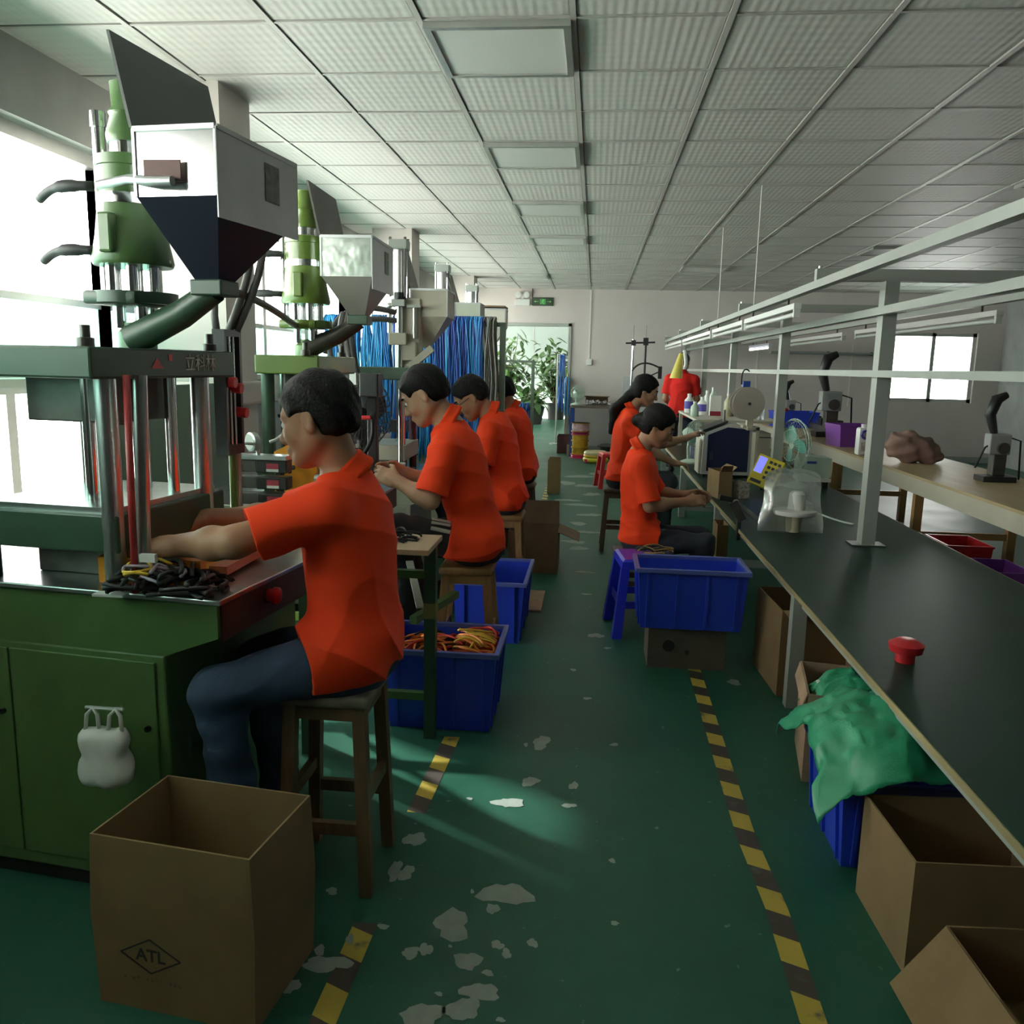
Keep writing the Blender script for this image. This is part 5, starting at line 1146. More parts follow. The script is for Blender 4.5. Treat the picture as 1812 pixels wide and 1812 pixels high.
t = thing('beige_bench', 'beige bench with wooden top beyond the green bench', 'bench', (2.75, 8.5, 0))
B().box((2.38, 4.3, .70), (3.15, 13.2, .72)).out('bench_top', wood_mat('bench_wood', (.36, .27, .14), (.46, .35, .19), .5, 1, 2), t)
B().box((2.385, 4.32, .585), (2.405, 13.18, .70)).out('front_apron', CREAM, t)
for y in (4.5, 6.4, 8.6, 10.8, 13.0):
    for x in (2.42, 3.1): B().box((x-.03, y-.03, 0), (x+.03, y+.03, .70)).out('leg', mat('varnished_leg', (.32, .19, .07), .45), t)
    B().bar((2.42, y, .28), (3.1, y, .28), .03, .05).out('stretcher', MATS['varnished_leg'], t)
B().bar((2.42, 4.5, .28), (2.42, 13.0, .28), .03, .05).out('stretcher', MATS['varnished_leg'], t)

# ------------------------------------------------------------------ things on the benches
t = thing('wire_machine', 'cream wire-cutting machine with navy side panel on the green bench', 'machine', (1.16, 7.55, BZ))
z = BZ+.025
pr = [(.955, z), (1.375, z), (1.375, z+.43), (1.17, z+.445), (.965, z+.36)]
b = B(); b.prism([(x, 7.42, q) for x, q in pr], (0, .34, 0)); b.out('casing', mat('machine_white', (.52, .53, .50), .4), t)
b = B(); b.prism([(x, 7.412, q) for x, q in ((1.0, z+.03), (1.35, z+.03), (1.35, z+.40), (1.165, z+.415), (1.0, z+.345))], (0, .008, 0)); sp_ = b.out('side_panel', NAVY, t)
B().box((1.02, 7.405, z+.13), (1.05, 7.412, z+.20), bev=.004).out('handle', mat('navy_handle', (.03, .04, .08), .3), sp_)
b = B(); b.prism([(.955, 7.43, z+.37), (1.165, 7.43, z+.457), (1.165, 7.43, z+.47), (.955, 7.43, z+.385)], (0, .32, 0)); b.out('top_plate', DARK, t)
B().box((.935, 7.46, z), (.955, 7.72, z+.30), bev=.004).out('feed_head', CREAM, t)
B().bar((1.14, 7.5, z+.46), (1.14, 7.5, z+.56), .02).out('guide_post', STEEL, t)
for x in (.98, 1.35):
    for y in (7.45, 7.73): B().cyl((x, y, BZ), (x, y, BZ+.026), .015, n=10).out('foot', RUB, t)
t = thing('wire_reel', 'large cream disc reel on a stand behind the navy-panelled machine', 'reel', (1.30, 7.3, BZ))
Mr = Matrix.Translation((1.285, 7.22, 1.185)) @ Matrix.Rotation(.15, 4, 'Z') @ Matrix.Rotation(PI/2, 4, 'X')
for z_ in (.02, -.06): b = B().lathe([(.03, -.003), (.138, -.003), (.138, .003), (.03, .003)], n=40); b.bm.transform(Mr @ Matrix.Translation((0, 0, z_))); b.out('disc', mat('reel_cream', (.47, .42, .36), .5), t, 30)
b = B().cyl((0, 0, -.055), (0, 0, .015), .05, n=24); b.bm.transform(Mr); b.out('core', KRAFT, t, 40)
b = B().cyl((0, 0, .0), (0, 0, .045), .012, n=12); b.bm.transform(Mr); b.out('spindle', DARK, t, 40)
B().box((1.30, 7.28, .97), (1.35, 7.36, 1.2)).out('stand', CREAM, t); B().box((1.27, 7.30, .975), (1.345, 7.62, 1.0)).out('stand_arm', CREAM, t)
B().box((1.37, 7.24, BZ), (1.40, 7.4, .99)).box((1.30, 7.24, .96), (1.40, 7.4, .985)).out('stand_leg', CREAM, t)
B().box((1.24, 7.25, 1.32), (1.30, 7.33, 1.37), bev=.004).out('sensor', BLUEP, t)
B().tube(bez((1.235, 7.3, 1.34), (1.22, 7.3, 1.50), (1.28, 7.3, 1.47), (1.30, 7.35, 1.45)), .006, 6).out('sensor_lead', RUB, t, 180)

t = thing('controller', 'yellow keypad controller with glowing blue display on the green bench', 'controller', (1.40, 6.7, BZ))
Mc = Matrix.Translation((1.345, 6.60, BZ+.155)) @ Matrix.Rotation(-.35, 4, 'Z') @ Matrix.Rotation(math.radians(-18), 4, 'X') @ Matrix.Rotation(.33, 4, 'Y') @ Matrix.Scale(1.22, 4)
def cb(lo, hi, name, mt, par, bev=0): b = B().box(lo, hi, None, bev); b.bm.transform(Mc); return b.out(name, mt, par)
cb((-.085, 0, -.10), (.085, .045, .10), 'housing', YELLOW, t, .005)
cb((-.075, -.003, -.02), (-.025, 0, .085), 'display', LCD, t)
for i in range(4):
    for j in range(3): cb((-.005+.028*j, -.005, .06-.035*i), (.013+.028*j, 0, .078-.035*i), 'key', DARK, t, .001)
cb((-.07, -.004, -.085), (.0, 0, -.065), 'label_strip', DARK, t)
B().bar((1.36, 6.66, BZ+.12), (1.43, 6.85, BZ+.02), .05, .03).out('stand', DARK, t); B().box((1.33, 6.70, BZ), (1.45, 6.86, BZ+.022)).out('stand_base', DARK, t)

# clear bag with a white fitting inside
t = thing('plastic_bag', 'clear plastic bag holding a white moulded fitting on the green bench', 'bag', (1.16, 4.92, BZ))
def bagface(sgn, c, w0, w1, hh, th_):
    rows = []; N, Mm = 14, 12; rnd = random.Random(5)
    for i in range(N+1):
        u = i/N; row = []
        for j in range(Mm+1):
            v = j/Mm*2-1; wd_ = w0+(w1-w0)*u
            d_ = th_*(1-v*v)**.6*(math.sin(PI*min(1, u*1.0+.12))**.7) + .008*noise.noise(V((u*7, v*5, sgn*3)))
            row.append(V((c[0]+v*wd_*(1+.03*math.sin(u*9)), c[1]+sgn*d_+.03*u, c[2]+hh*u*(1-.10*abs(v)**3)+.02*u*noise.noise(V((v*3, u*2, 1))))))
        rows.append(row)
    return rows
b = B()
for sg in (-1, 1):
    R_ = bagface(sg, (1.165, 4.92, BZ+.004), .185, .15, .37, .055); vs = [[b.bm.verts.new(p) for p in r_] for r_ in R_]
    for i in range(len(vs)-1):
        for j in range(len(vs[0])-1): b.bm.faces.new((vs[i][j], vs[i][j+1], vs[i+1][j+1], vs[i+1][j]))
b.out('film', BAGM, t, 180)
f_ = thing('fitting', 'white moulded flange fitting inside the clear plastic bag', 'fitting', (1.18, 4.92, BZ))
B().lathe([(.115, .11), (.12, .12), (.12, .135), (.06, .14)], (1.18, 4.92, BZ), 24).out('flange', WHITE, f_, 40)
B().lathe([(.05, .13), (.045, .23), (.03, .245)], (1.19, 4.92, BZ), 20).out('spigot', WHITE, f_, 40)
B().lathe([(.04, .008), (.05, .11)], (1.18, 4.92, BZ), 16).out('stub', mat('beige_plastic', (.5, .45, .32), .5), f_, 40)

def deskfan(label, loc, rz, R_, zc, m1, m2):
    t = thing('desk_fan', label, 'fan', loc, rz)
    Mf = Matrix.Translation((0, 0, zc)) @ Matrix.Rotation(PI/2, 4, 'X'); b = B()
    for q, zz in ((R_, 0), (R_*.96, .02), (R_*.6, .035), (R_*.92, -.03)):
        n = 30
        for k in range(n):
            a, c = 2*PI*k/n, 2*PI*(k+1)/n; b.cyl((q*math.cos(a), q*math.sin(a), zz), (q*math.cos(c), q*math.sin(c), zz), .003 if q < R_ else .007, n=4)
    for k in range(32):
        a = 2*PI*k/32; ca, sa = math.cos(a), math.sin(a); b.tube([(.02*ca, .02*sa, .04), (R_*.6*ca, R_*.6*sa, .035), (R_*ca, R_*sa, 0), (R_*.5*ca, R_*.5*sa, -.04)], .0014, 4)
    b.bm.transform(Mf); b.out('guard', m1, t, 180, local=True, kind='stuff')
    for k in range(3):
        b = B(); ps = []
        for q in range(6):
            rr = .03+(R_*.8-.03)*q/5; wd_ = R_*.28*math.sin(PI*(q+1)/7.5); a0 = k*2*PI/3
            ps.append([(rr*math.cos(a0+s_*wd_/rr), rr*math.sin(a0+s_*wd_/rr), .015*s_+h_) for s_, h_ in ((-1, 0), (1, 0), (1, .002), (-1, .002))])
        b.loft(ps); b.bm.transform(Mf); b.out('blade', m2, t, 60, local=True)
    b = B().lathe([(.03, .02), (.045, -.03), (.055, -.1), (.03, -.14)], n=16); b.bm.transform(Mf); b.out('motor', m1, t, 40, local=True)
    B().tube([(0, .07, .03), (0, .08, zc*.5), (0, .06, zc-.02)], .016, 8).out('neck', m1, t, 180, local=True)
    B().lathe([(.10, 0), (.10, .015), (.04, .04)], (0, .05, 0), 22).out('base', m1, t, 40, local=True)
    return t
deskfan('white and teal desk fan seen edge-on beside the yellow controller', (1.62, 6.95, BZ), -1.2, .21, .34, MINT, TEAL)
deskfan('small pale green fan on the blue-legged table by the doorway', (-.27, 14.15, .835), .3, .12, .2, MINT, MINT)
deskfan('teal desk fan behind the two seated women', (1.02, 8.5, BZ), .8, .13, .30, MINT, TEAL)
t = thing('label_printer', 'pale mint boxy label printer with blue strip on the green bench', 'printer', (1.80, 7.1, BZ))
b = B(); b.prism([(1.70, 6.95, BZ+.06), (1.93, 6.95, BZ+.085), (1.93, 6.95, BZ+.24), (1.72, 6.95, BZ+.25), (1.69, 6.95, BZ+.2)], (0, .25, 0)); b.out('casing', MINT, t)
B().box((1.735, 6.944, BZ+.195), (1.81, 6.95, BZ+.215)).out('strip', BLUEP, t); B().box((1.69, 6.93, BZ+.05), (1.93, 7.2, BZ+.075)).out('lip', WHITE, t)
for x in (1.72, 1.9): B().box((x-.02, 6.97, BZ), (x+.02, 7.18, BZ+.06)).out('foot', DARK, t)
t = thing('socket_strip', 'grey multi-socket power strip lying on the green bench behind the clear bag', 'power strip', (1.56, 5.9, BZ))
B().box((1.42, 5.75, BZ), (1.50, 6.1, BZ+.05), bev=.005).out('strip_body', WHITE, t)
for y in (5.8, 5.86, 5.92): B().box((1.445, y, BZ+.0495), (1.475, y+.03, BZ+.0515)).out('outlet', DARK, t)
B().tube(bez((1.46, 5.75, BZ+.02), (1.5, 5.5, BZ+.01), (1.55, 5.3, BZ+.01), (1.62, 5.25, BZ+.006)), .006, 6).out('lead', MINT, t, 180)
wires('wire_scraps', (1.28, 5.75), .10, .12, BZ, 18, [RUB, mat('dusky_wire', (.2, .05, .05), .5)], .004, 'thin dark wire ends on the green bench before the controller', 'wires', .01, 61, .9)
# hand tool held by the seated woman, clamped at the bench edge
t = thing('crimping_tool', 'black bench crimping tool clamped at the green bench edge in front of the seated woman', 'hand tool', (.90, 5.0, BZ))
B().box((.872, 4.98, .46), (.895, 5.03, BZ+.05), bev=.004).out('clamp', DARK, t)
B().bar((.90, 5.0, BZ+.05), (.84, 5.0, BZ+.16), .045, .05).out('head', DSTEEL, t); B().bar((.86, 5.0, BZ+.16), (1.0, 5.03, BZ+.05), .03, .025).out('lever', STEEL, t)
B().bar((.84, 5.0, BZ+.17), (.76, 4.985, BZ+.185), .022, .03).out('grip', RUB, t)
carton('tall narrow kraft carton standing under the bench edge by the seated woman', .80, .87, 5.25, 5.45, 0, .50, KRAFT)
carton('kraft paper-lined small carton between the women on the bench edge', .90, 1.0, 6.15, 6.4, BZ, .20, KRAFT, .2, (('-y', 40, .06), ('+x', 50, .05)))
carton('small printed white carton beside the kraft one between the women', 1.05, 1.13, 6.2, 6.35, BZ, .12, mat('speckled_card', (.5, .46, .4), .7, var=.5, scale=50), .5)
t = thing('red_button', 'red mushroom-topped part at the right rim of the green bench', 'part', (1.04, 2.72, BZ))
B().lathe([(.03, 0), (.03, .03), (.05, .035), (.055, .06), (.03, .075)], (1.04, 2.72, BZ), 20).out('cap', RED, t, 40)

def bin_(label, x0, x1, y0, y1, z0, h, mt, name='plastic_bin', rz=0, tap=.02):
    t = thing(name, label, 'bin', ((x0+x1)/2, (y0+y1)/2, z0), rz); hx, hy = (x1-x0)/2, (y1-y0)/2
    def rect(ax, ay, z): return [(-ax, -ay, z), (ax, -ay, z), (ax, ay, z), (-ax, ay, z)]
    b = B(); b.loft([rect(hx-tap, hy-tap, 0), rect(hx, hy, h), rect(hx-.005, hy-.005, h), rect(hx-tap-.005, hy-tap-.005, .005)]); b.out('bin_body', mt, t, local=True)
    b = B()
    for s_ in (-1, 1): b.box((-hx-.006, s_*hy-.006, h-.012), (hx+.006, s_*hy+.006, h+.002)); b.box((s_*hx-.006, -hy, h-.012), (s_*hx+.006, hy, h+.002))
    b.out('rim', mt, t, local=True); return t
bin_('purple plastic bin on the beige bench edge', 2.44, 2.82, 8.7, 9.1, .72, .22, PURPLE, rz=.12)
bin_('shallow blue parts bin on the beige bench behind the second post', 2.42, 2.98, 11.5, 11.95, .72, .21, BLUE, rz=.05)
t = thing('parts_tray', 'red scoop of parts lying on the shallow blue bin', 'tray', (2.55, 11.65, .93))
B().ball((2.52, 11.62, .955), (.09, .08, .035), 12).out('scoop', RED, t, 60)
bin_('red bin on the floor under the beige bench', 2.46, 2.76, 5.9, 6.3, 0, .30, RED)
bin_('purple bin on the floor before the red bin under the beige bench', 2.44, 2.70, 5.2, 5.6, 0, .28, PURPLE)
t = thing('jug', 'white plastic jug with purple handle on the beige bench by the nearest post', 'jug', (2.46, 7.91, .72))
B().box((2.40, 7.85, .72), (2.52, 7.97, .97), bev=.02).out('jug_body', WHITE, t, 40); B().lathe([(.03, .25), (.03, .28)], (2.46, 7.91, .72), 14).out('cap', WHITE, t, 40)
B().ring((2.455, 7.84, .91), .035, .011, (0, 1, .0), 18, 6).out('jug_handle', mat('indigo_plastic', (.07, .04, .3), .35), t, 180)
B().box((2.42, 7.846, .76), (2.50, 7.8495, .84)).out('label', mat('label_paper', (.6, .5, .5), .6, var=.3, scale=40), t)
# crimping machines on the beige bench
def crimper(label, x, y, sc=1.0, seed=1):
    t = thing('crimping_machine', label, 'machine', (x, y, .72)); q = lambda a, b_, c: (x+a*sc, y+b_*sc, .72+c*sc)
    B().box(q(-.14, -.1, 0), q(.14, .1, .05), bev=.004).out('base', DARK, t); B().box(q(-.05, -.05, .05), q(.06, .06, .36), bev=.008).out('column', DSTEEL, t)
    B().box(q(-.10, -.06, .24), q(.08, .07, .42), bev=.01).out('head', CONC, t)
    B().tube([q(-.05, 0, .42), q(-.10, 0, .58), q(-.06, 0, .72), q(.02, 0, .76)], [.03*sc, .045*sc, .05*sc, .03*sc], 10).out('arm', DARK, t, 60)
    B().tube([q(-.2, -.05, .12), q(-.12, -.02, .3), q(.05, 0, .4), q(.18, 0, .36), q(.2, 0, .02)], .008*sc, 6).out('cable', RUB, t, 180)
    B().cyl(q(0, -.08, .3), q(0, -.11, .3), .05*sc, n=18).out('flywheel', DSTEEL, t, 40); return t
crimper('black crimping machine with arched arm on the beige bench, mid-length', 2.74, 10.1, 1.25)
crimper('squat black crimping machine toward the far end of the beige bench', 2.85, 12.6, .8, 2)
crimper('black crimping machine on the beige bench nearest the camera', 2.85, 6.2, .8, 3)
t = thing('cloth_bundle', 'dusty brown cloth bundle on the beige bench beside the nearest post', 'bundle', (2.68, 7.35, .72))
s_ = SDF((2.3, 7.0, .70), (3.1, 7.7, 1.12), .012); s_.ell((2.68, 7.35, .84), (.20, .15, .12), .05).ell((2.60, 7.33, .90), (.12, .1, .09), .06).ell((2.80, 7.38, .78), (.14, .14, .08), .05); s_.box((2.68, 7.35, .62), (.5, .5, .1), .005, op='-')
s_.disp(lambda X, Y, Z: .010*np.sin(38*X+22*Z+2*np.sin(20*Y))+.007*np.sin(55*Z-30*X)); np_obj('bundle_body', s_.mesh('x'), mat('rose_cloth', (.25, .15, .12), .9, var=.2), (2.68, 7.35, .72), t)
t = thing('machine_bed', 'long dark machine bed lying along the back of the beige bench', 'machine bed', (2.95, 10.4, .72))
B().box((2.86, 9.4, .72), (3.08, 12.2, .80), bev=.006).out('bed', DSTEEL, t); B().bar((2.97, 9.5, .80), (2.97, 12.1, .815), .05, .03).out('slide', STEEL, t)
for k in range(5): B().box((2.90, 9.6+k*.5, .80), (3.04, 9.75+k*.5, .88), bev=.004).out('clamp_block', DARK, t)
def bottle(label, x, y, z, r, h, mt, capm, group=None):
    t = thing('bottle', label, 'bottle', (x, y, z), 0, group)
    B().lathe([(r*.9, 0), (r, .01), (r, h*.65), (r*.45, h*.82), (r*.4, h*.9)], n=16).out('bottle_body', mt, t, 50, local=True); B().lathe([(r*.45, h*.9), (r*.45, h)], n=12).out('cap', capm, t, 40, local=True); return t
t = thing('riser_shelf', 'cream riser shelf crowded with bottles on the green bench', 'shelf', (1.5, 9.6, BZ))
B().box((1.05, 8.75, BZ+.40), (1.92, 10.6, BZ+.425), bev=.003).out('shelf_board', CREAM, t)
for x in (1.08, 1.89):
    for y in (8.8, 10.55): B().box((x-.02, y-.02, BZ), (x+.02, y+.02, BZ+.40)).out('leg', CREAM, t)
SZ = BZ+.425
bottle('clear tall drink bottle beside the third post, on the riser shelf', 1.63, 9.1, SZ, .04, .30, BOTTLE, WHITE)
bottle('clear drink bottle with pink cap on the riser shelf', 1.73, 8.95, SZ, .035, .24, BOTTLE, PINK)
for x, y, rr, hh, mt_, lb, lm in ((1.30, 9.9, .05, .27, WHITE, 'white squeeze bottle midway along the riser shelf', 0), (1.42, 10.3, .045, .30, MINT, 'pale green spray bottle at the back of the riser shelf', 0), (1.13, 10.2, .055, .22, WHITE, 'white jar with blue band at the far end of the riser shelf', 1), (1.22, 9.7, .05, .20, WHITE, 'white jar with blue band nearer on the riser shelf', 1), (1.48, 9.5, .05, .25, mat('straw_bottle', (.45, .42, .28), .4), 'straw-coloured bottle beside the third post', 0), (1.10, 9.35, .045, .16, MINT, 'short pale green jar at the shelf edge', 0)):
    bt = bottle(lb, x, y, SZ, rr, hh, mt_, WHITE)
    if lm: B().lathe([(rr+.001, hh*.2), (rr+.001, hh*.6)], (x, y, SZ), 16, cap=False).out('label', mat('indigo_label', (.08, .06, .35), .5), bt, 40)
t = thing('white_carton', 'white paper packet standing between the riser shelf bottles', 'packet', (1.35, 9.6, SZ)); B().box((1.29, 9.55, SZ), (1.41, 9.65, SZ+.22), bev=.004).out('packet_body', WHITE, t); B().box((1.29, 9.548, SZ), (1.41, 9.55, SZ+.05)).out('red_band', mat('dark_red_band', (.3, .02, .05), .5), t)
t = thing('tool_box', 'cream tool box under the riser shelf behind the third post', 'box', (1.6, 9.15, BZ))
B().box((1.42, 8.95, BZ), (1.85, 9.4, BZ+.29), bev=.006).out('box_body', CREAM, t); B().box((1.42, 8.945, BZ+.24), (1.85, 8.95, BZ+.25)).out('lid_seam', DARK, t)
t = thing('wall_pipe', 'dark grey pipe running along the back wall behind the beige bench', 'pipe', (3.9, YB, 1.78))
B().cyl((2.95, YB-.04, 1.78), (4.75, YB-.04, 1.78), .025, n=10).out('pipe', CONC, t, 40)
for x in (3.1, 3.9, 4.6): B().box((x-.015, YB-.06, 1.75), (x+.015, YB, 1.81)).out('clip', DSTEEL, t)
t = thing('bag', 'crimson plastic bag heaped on the green bench behind the machine', 'bag', (1.12, 8.1, BZ))
s_ = SDF((.9, 7.9, BZ-.02), (1.4, 8.4, BZ+.5), .01); s_.ell((1.15, 8.12, BZ+.19), (.13, .11, .10), .03).ell((1.15, 8.12, BZ+.08), (.11, .1, .1), .05).cone((1.22, 8.12, BZ+.24), (1.27, 8.1, BZ+.28), .04, .015, .03); s_.box((1.15, 8.1, BZ-.1), (.4, .4, .1), .005, op='-')
s_.disp(lambda X, Y, Z: .007*np.sin(60*X+30*Z)+.005*np.sin(80*Y-40*X)); np_obj('bag_body', s_.mesh('x'), PINK, (1.12, 8.1, BZ), t)
t = thing('component_box', 'steel-blue parts organiser tilted on the green bench near the third post', 'box', (1.2, 9.0, BZ))
B().box((1.02, 8.85, BZ), (1.36, 9.1, BZ+.26), bev=.004).out('organiser_body', mat('slate_blue', (.22, .24, .36), .5, var=.3, scale=30), t)
for k in range(4): B().box((1.04+k*.08, 8.845, BZ+.17), (1.105+k*.08, 8.85, BZ+.24), bev=.002).out('drawer_front', mat('lilac_drawer', (.42, .42, .52), .4), t)
t = thing('cloth', 'pale pink work cloth draped on the parts organiser', 'cloth', (1.28, 8.8, BZ+.26))
b = B(); rows = []
for i in range(9):
    rows.append([V((1.2+.02*j, 8.80+.03*i, BZ+.275+.02*math.sin(i*1.3+j*.7)+.01*math.cos(j*1.9))) for j in range(9)])
vs = [[b.bm.verts.new(p) for p in r_] for r_ in rows]
for i in range(8):
    for j in range(8): b.bm.faces.new((vs[i][j], vs[i][j+1], vs[i+1][j+1], vs[i+1][j]))
o = b.out('cloth_sheet', mat('pink_cloth', (.6, .38, .36), .9), t, 180)
md = o.modifiers.new('solid', 'SOLIDIFY'); md.thickness = .006
t = thing('yellow_sheet', 'rolled yellow plastic sheet hanging from the lamp rail before the red shirt', 'sheet', (1.12, 11.55, 1.67))
b = B(); prof = []
for k in range(4):
    u = k/3; wd_ = .03+.055*u; zz = 1.67-.33*u; x0_ = 1.14-.055*u
    prof.append([(x0_+wd_*math.cos(a), 11.55+wd_*.6*math.sin(a), zz) for a in [2*PI*i/10 for i in range(10)]])
b.loft(prof); b.out('sheet_roll', mat('yellow_film', (.65, .55, .10), .4), t, 60); B().cyl((1.14, 11.55, 1.66), (1.15, 11.55, 1.89), .003, n=5).out('cord', DARK, t)
t = thing('white_strip', 'white curled paper strip hanging beside the rolled yellow sheet', 'strip', (1.18, 11.5, 1.45))
b = B(); b.loft([[(1.165+.012*math.sin(k*.9), 11.5, 1.46+.05*k), (1.215+.012*math.sin(k*.9), 11.5, 1.46+.05*k), (1.215+.012*math.sin(k*.9), 11.504, 1.46+.05*k), (1.165+.012*math.sin(k*.9), 11.504, 1.46+.05*k)] for k in range(6)]); b.out('strip_body', WHITE, t, 180); B().cyl((1.19, 11.5, 1.71), (1.16, 11.5, 1.885), .003, n=5).out('cord', DARK, t)

# ------------------------------------------------------------------ under and before the green bench
carton('tall kraft carton standing behind the grey bench leg', .86, 1.22, 3.72, 4.15, 0, .40, KRAFT, .06, (('-y', 100, .1),))
carton('second kraft carton deeper under the bench behind the tall one', 1.15, 1.55, 3.2, 3.8, 0, .36, KRAFTP, -.1, (('+y', 20, .12),))
carton('stained open carton full of dark wires under the bench edge', .82, 1.25, 2.86, 3.22, 0, .33, KRAFTP, -.16, (('-x', 165, .06),))
wires('wire_heap', (1.05, 3.05), .12, .1, .26, 30, [RUB, mat('maroon_wire', (.16, .02, .02), .5)], .005, 'dark red wires heaped in the stained carton', 'wires', .05, 71, 1.2)
t = thing('white_tag', 'white paper tag lying on the dark red wires under the bench', 'tag', (1.04, 3.02, .335))
B().box((1.02, 3.0, .335), (1.06, 3.07, .337), Matrix.Translation((0, 0, 0))).out('tag_sheet', WHITE, t)
crate('blue crate under a green woven bag at the lower right', .765, 1.15, 2.35, 2.75, 0, .28, .02)
carton('open kraft carton in front of the green bag at the right edge', .80, 1.22, 1.93, 2.26, 0, .30, KRAFT, .05)
carton('nearest kraft carton at the right edge with its side flap hanging', .87, 1.25, 1.55, 1.86, 0, .19, KRAFT, .06, (('-x', 142, .19), ('-y', 100, .14)))
def clothheap(label, cx, cy, z0, fx, fy, hgt, droop, seed, name='woven_bag'):
    """crumpled sheet: height field with creases whose rim droops"""
    t = thing(name, label, 'bag', (cx, cy, z0)); N = 46; b = B(); vs = []
    for i in range(N+1):
        row = []
        for j in range(N+1):
            u, v = i/N*2-1, j/N*2-1; p = V((u*2.3+seed, v*2.3, seed*.7)); r_ = math.sqrt(u*u*.8+v*v*.8)
            cre = abs(noise.noise(p*1.1))*.55+abs(noise.noise(p*2.3))*.3+abs(noise.noise(p*4.7))*.12
            z_ = z0+hgt*(1-r_**2*.8)-droop*max(0, r_-.55)**1.5*2.2+(.42-cre)*hgt*.75
            k = 1+.18*noise.noise(V((u*1.5, v*1.5, seed+5)))
            row.append(b.bm.verts.new((cx+u*fx*k+.02*noise.noise(p*2+V((9, 0, 0))), cy+v*fy*k+.02*noise.noise(p*2+V((0, 9, 0))), max(.01, z_))))
        vs.append(row)
    for i in range(N):
        for j in range(N): b.bm.faces.new((vs[i][j], vs[i+1][j], vs[i+1][j+1], vs[i][j+1]))
    o = b.out('sheet', GCLOTH, t, 180); md = o.modifiers.new('solid', 'SOLIDIFY'); md.thickness = .003
    return t
clothheap('crumpled green woven plastic bag spread over the lower right blue crate', .92, 2.52, .36, .25, .285, .085, .10, 3.3)
clothheap('dark green woven bag stuffed into the stained carton under the bench', 1.02, 2.97, .32, .20, .14, .07, .07, 8.1)
t = thing('hose_end', 'pale plastic strip sticking out of the dark green woven bag', 'strip', (.86, 2.85, .3))
B().tube(bez((.845, 2.98, .35), (.86, 2.9, .33), (.865, 2.8, .30), (.9, 2.72, .27)), .008, 6).out('strip_body', mat('pale_strip', (.6, .6, .5), .4), t, 180)
t = thing('white_bag', 'small white plastic bag hanging on the near cabinet at the left edge', 'bag', (-1.15, 1.86, .40))
s_ = SDF((-1.34, 1.74, .34), (-1.0, 2.0, .68), .007); s_.box((-1.19, 1.865, .46), (.062, .028, .075), .01, rnd=.025).ell((-1.18, 1.86, .43), (.06, .04, .045), .03)
s_.disp(lambda X, Y, Z: .005*np.abs(np.sin(60*X+35*Z))-.003+.003*np.sin(80*Z-60*Y)); np_obj('bag_body', s_.mesh('x'), WHITE, (-1.15, 1.86, .40), t)
for x in (-1.22, -1.16): B().tube([(x-.018, 1.865, .53), (x-.014, 1.868, .57), (x, 1.872, .585), (x+.014, 1.868, .57), (x+.018, 1.865, .53)], .005, 6).out('bag_handle', WHITE, t, 180)
B().cyl((-1.24, 1.875, .585), (-1.14, 1.875, .585), .005, n=8).out('hook', STEEL, t, 40)

# ------------------------------------------------------------------ cable racks behind the presses
def bundle(label, cx, cy, zt, ln, wd_, mts, n=26, seed=1, group='hanging cable bundles', along='x', r=.005):
    t = thing('cable_bundle', label, 'cables', (cx, cy, zt), 0, group); rnd = random.Random(seed)
    for mi, m_ in enumerate(mts):
        b = B()
        for k in range(n//len(mts)):
            o = rnd.uniform(-wd_/2, wd_/2); o2 = o*.75+rnd.uniform(-.3, .3)*wd_; d1 = rnd.uniform(.03, .07); L_ = ln*rnd.uniform(.85, 1.05); ph = rnd.uniform(0, 6)
            pts = []
            for i in range(9):   # up the back, over the rail, down the front
                u = i/8; zz = zt-L_+L_*u; pts.append((o2+(o-o2)*u+.012*math.sin(u*7+ph), d1*.6, zz))
            for a in (0.25, .5, .75): pts.append((o, d1*.6*math.cos(a*PI), zt+.035*math.sin(a*PI)))
            for i in range(9):
                u = 1-i/8; zz = zt-L_*.97+L_*.97*u; pts.append((o2+(o-o2)*u+.012*math.sin(u*6+ph+1), -d1*.6, zz))
            b.tube([(cx+p[0], cy+p[1], p[2]) if along == 'x' else (cx+p[1], cy+p[0], p[2]) for p in pts], r, 5)
        b.out('strands', m_, t, 180, kind='stuff')
    return t
LTB = mat('bright_cable', (.04, .33, .68), .3)
def rack(label, x0, x1, y, zt, dy=.0, posts=(0, 1), shelf=False):
    t = thing('cable_rack', label, 'rack', ((x0+x1)/2, y, 0)); m_ = mat('rack_green', (.10, .13, .10), .5)
    B().bar((x0, y, zt), (x1, y, zt), .03).out('top_bar', m_, t)
    for k, x in enumerate((x0, x1)):
        if k in posts: B().box((x-.02, y-.02, 0), (x+.02, y+.02, zt+.015)).out('post', m_, t); B().bar((x, y-.2, .02), (x, y+.2, .02), .04).out('foot', m_, t)
    return t
rack('long cable rack crossing behind the cream press, hung with blue bundles', -2.05, -.65, 5.95, 1.735)
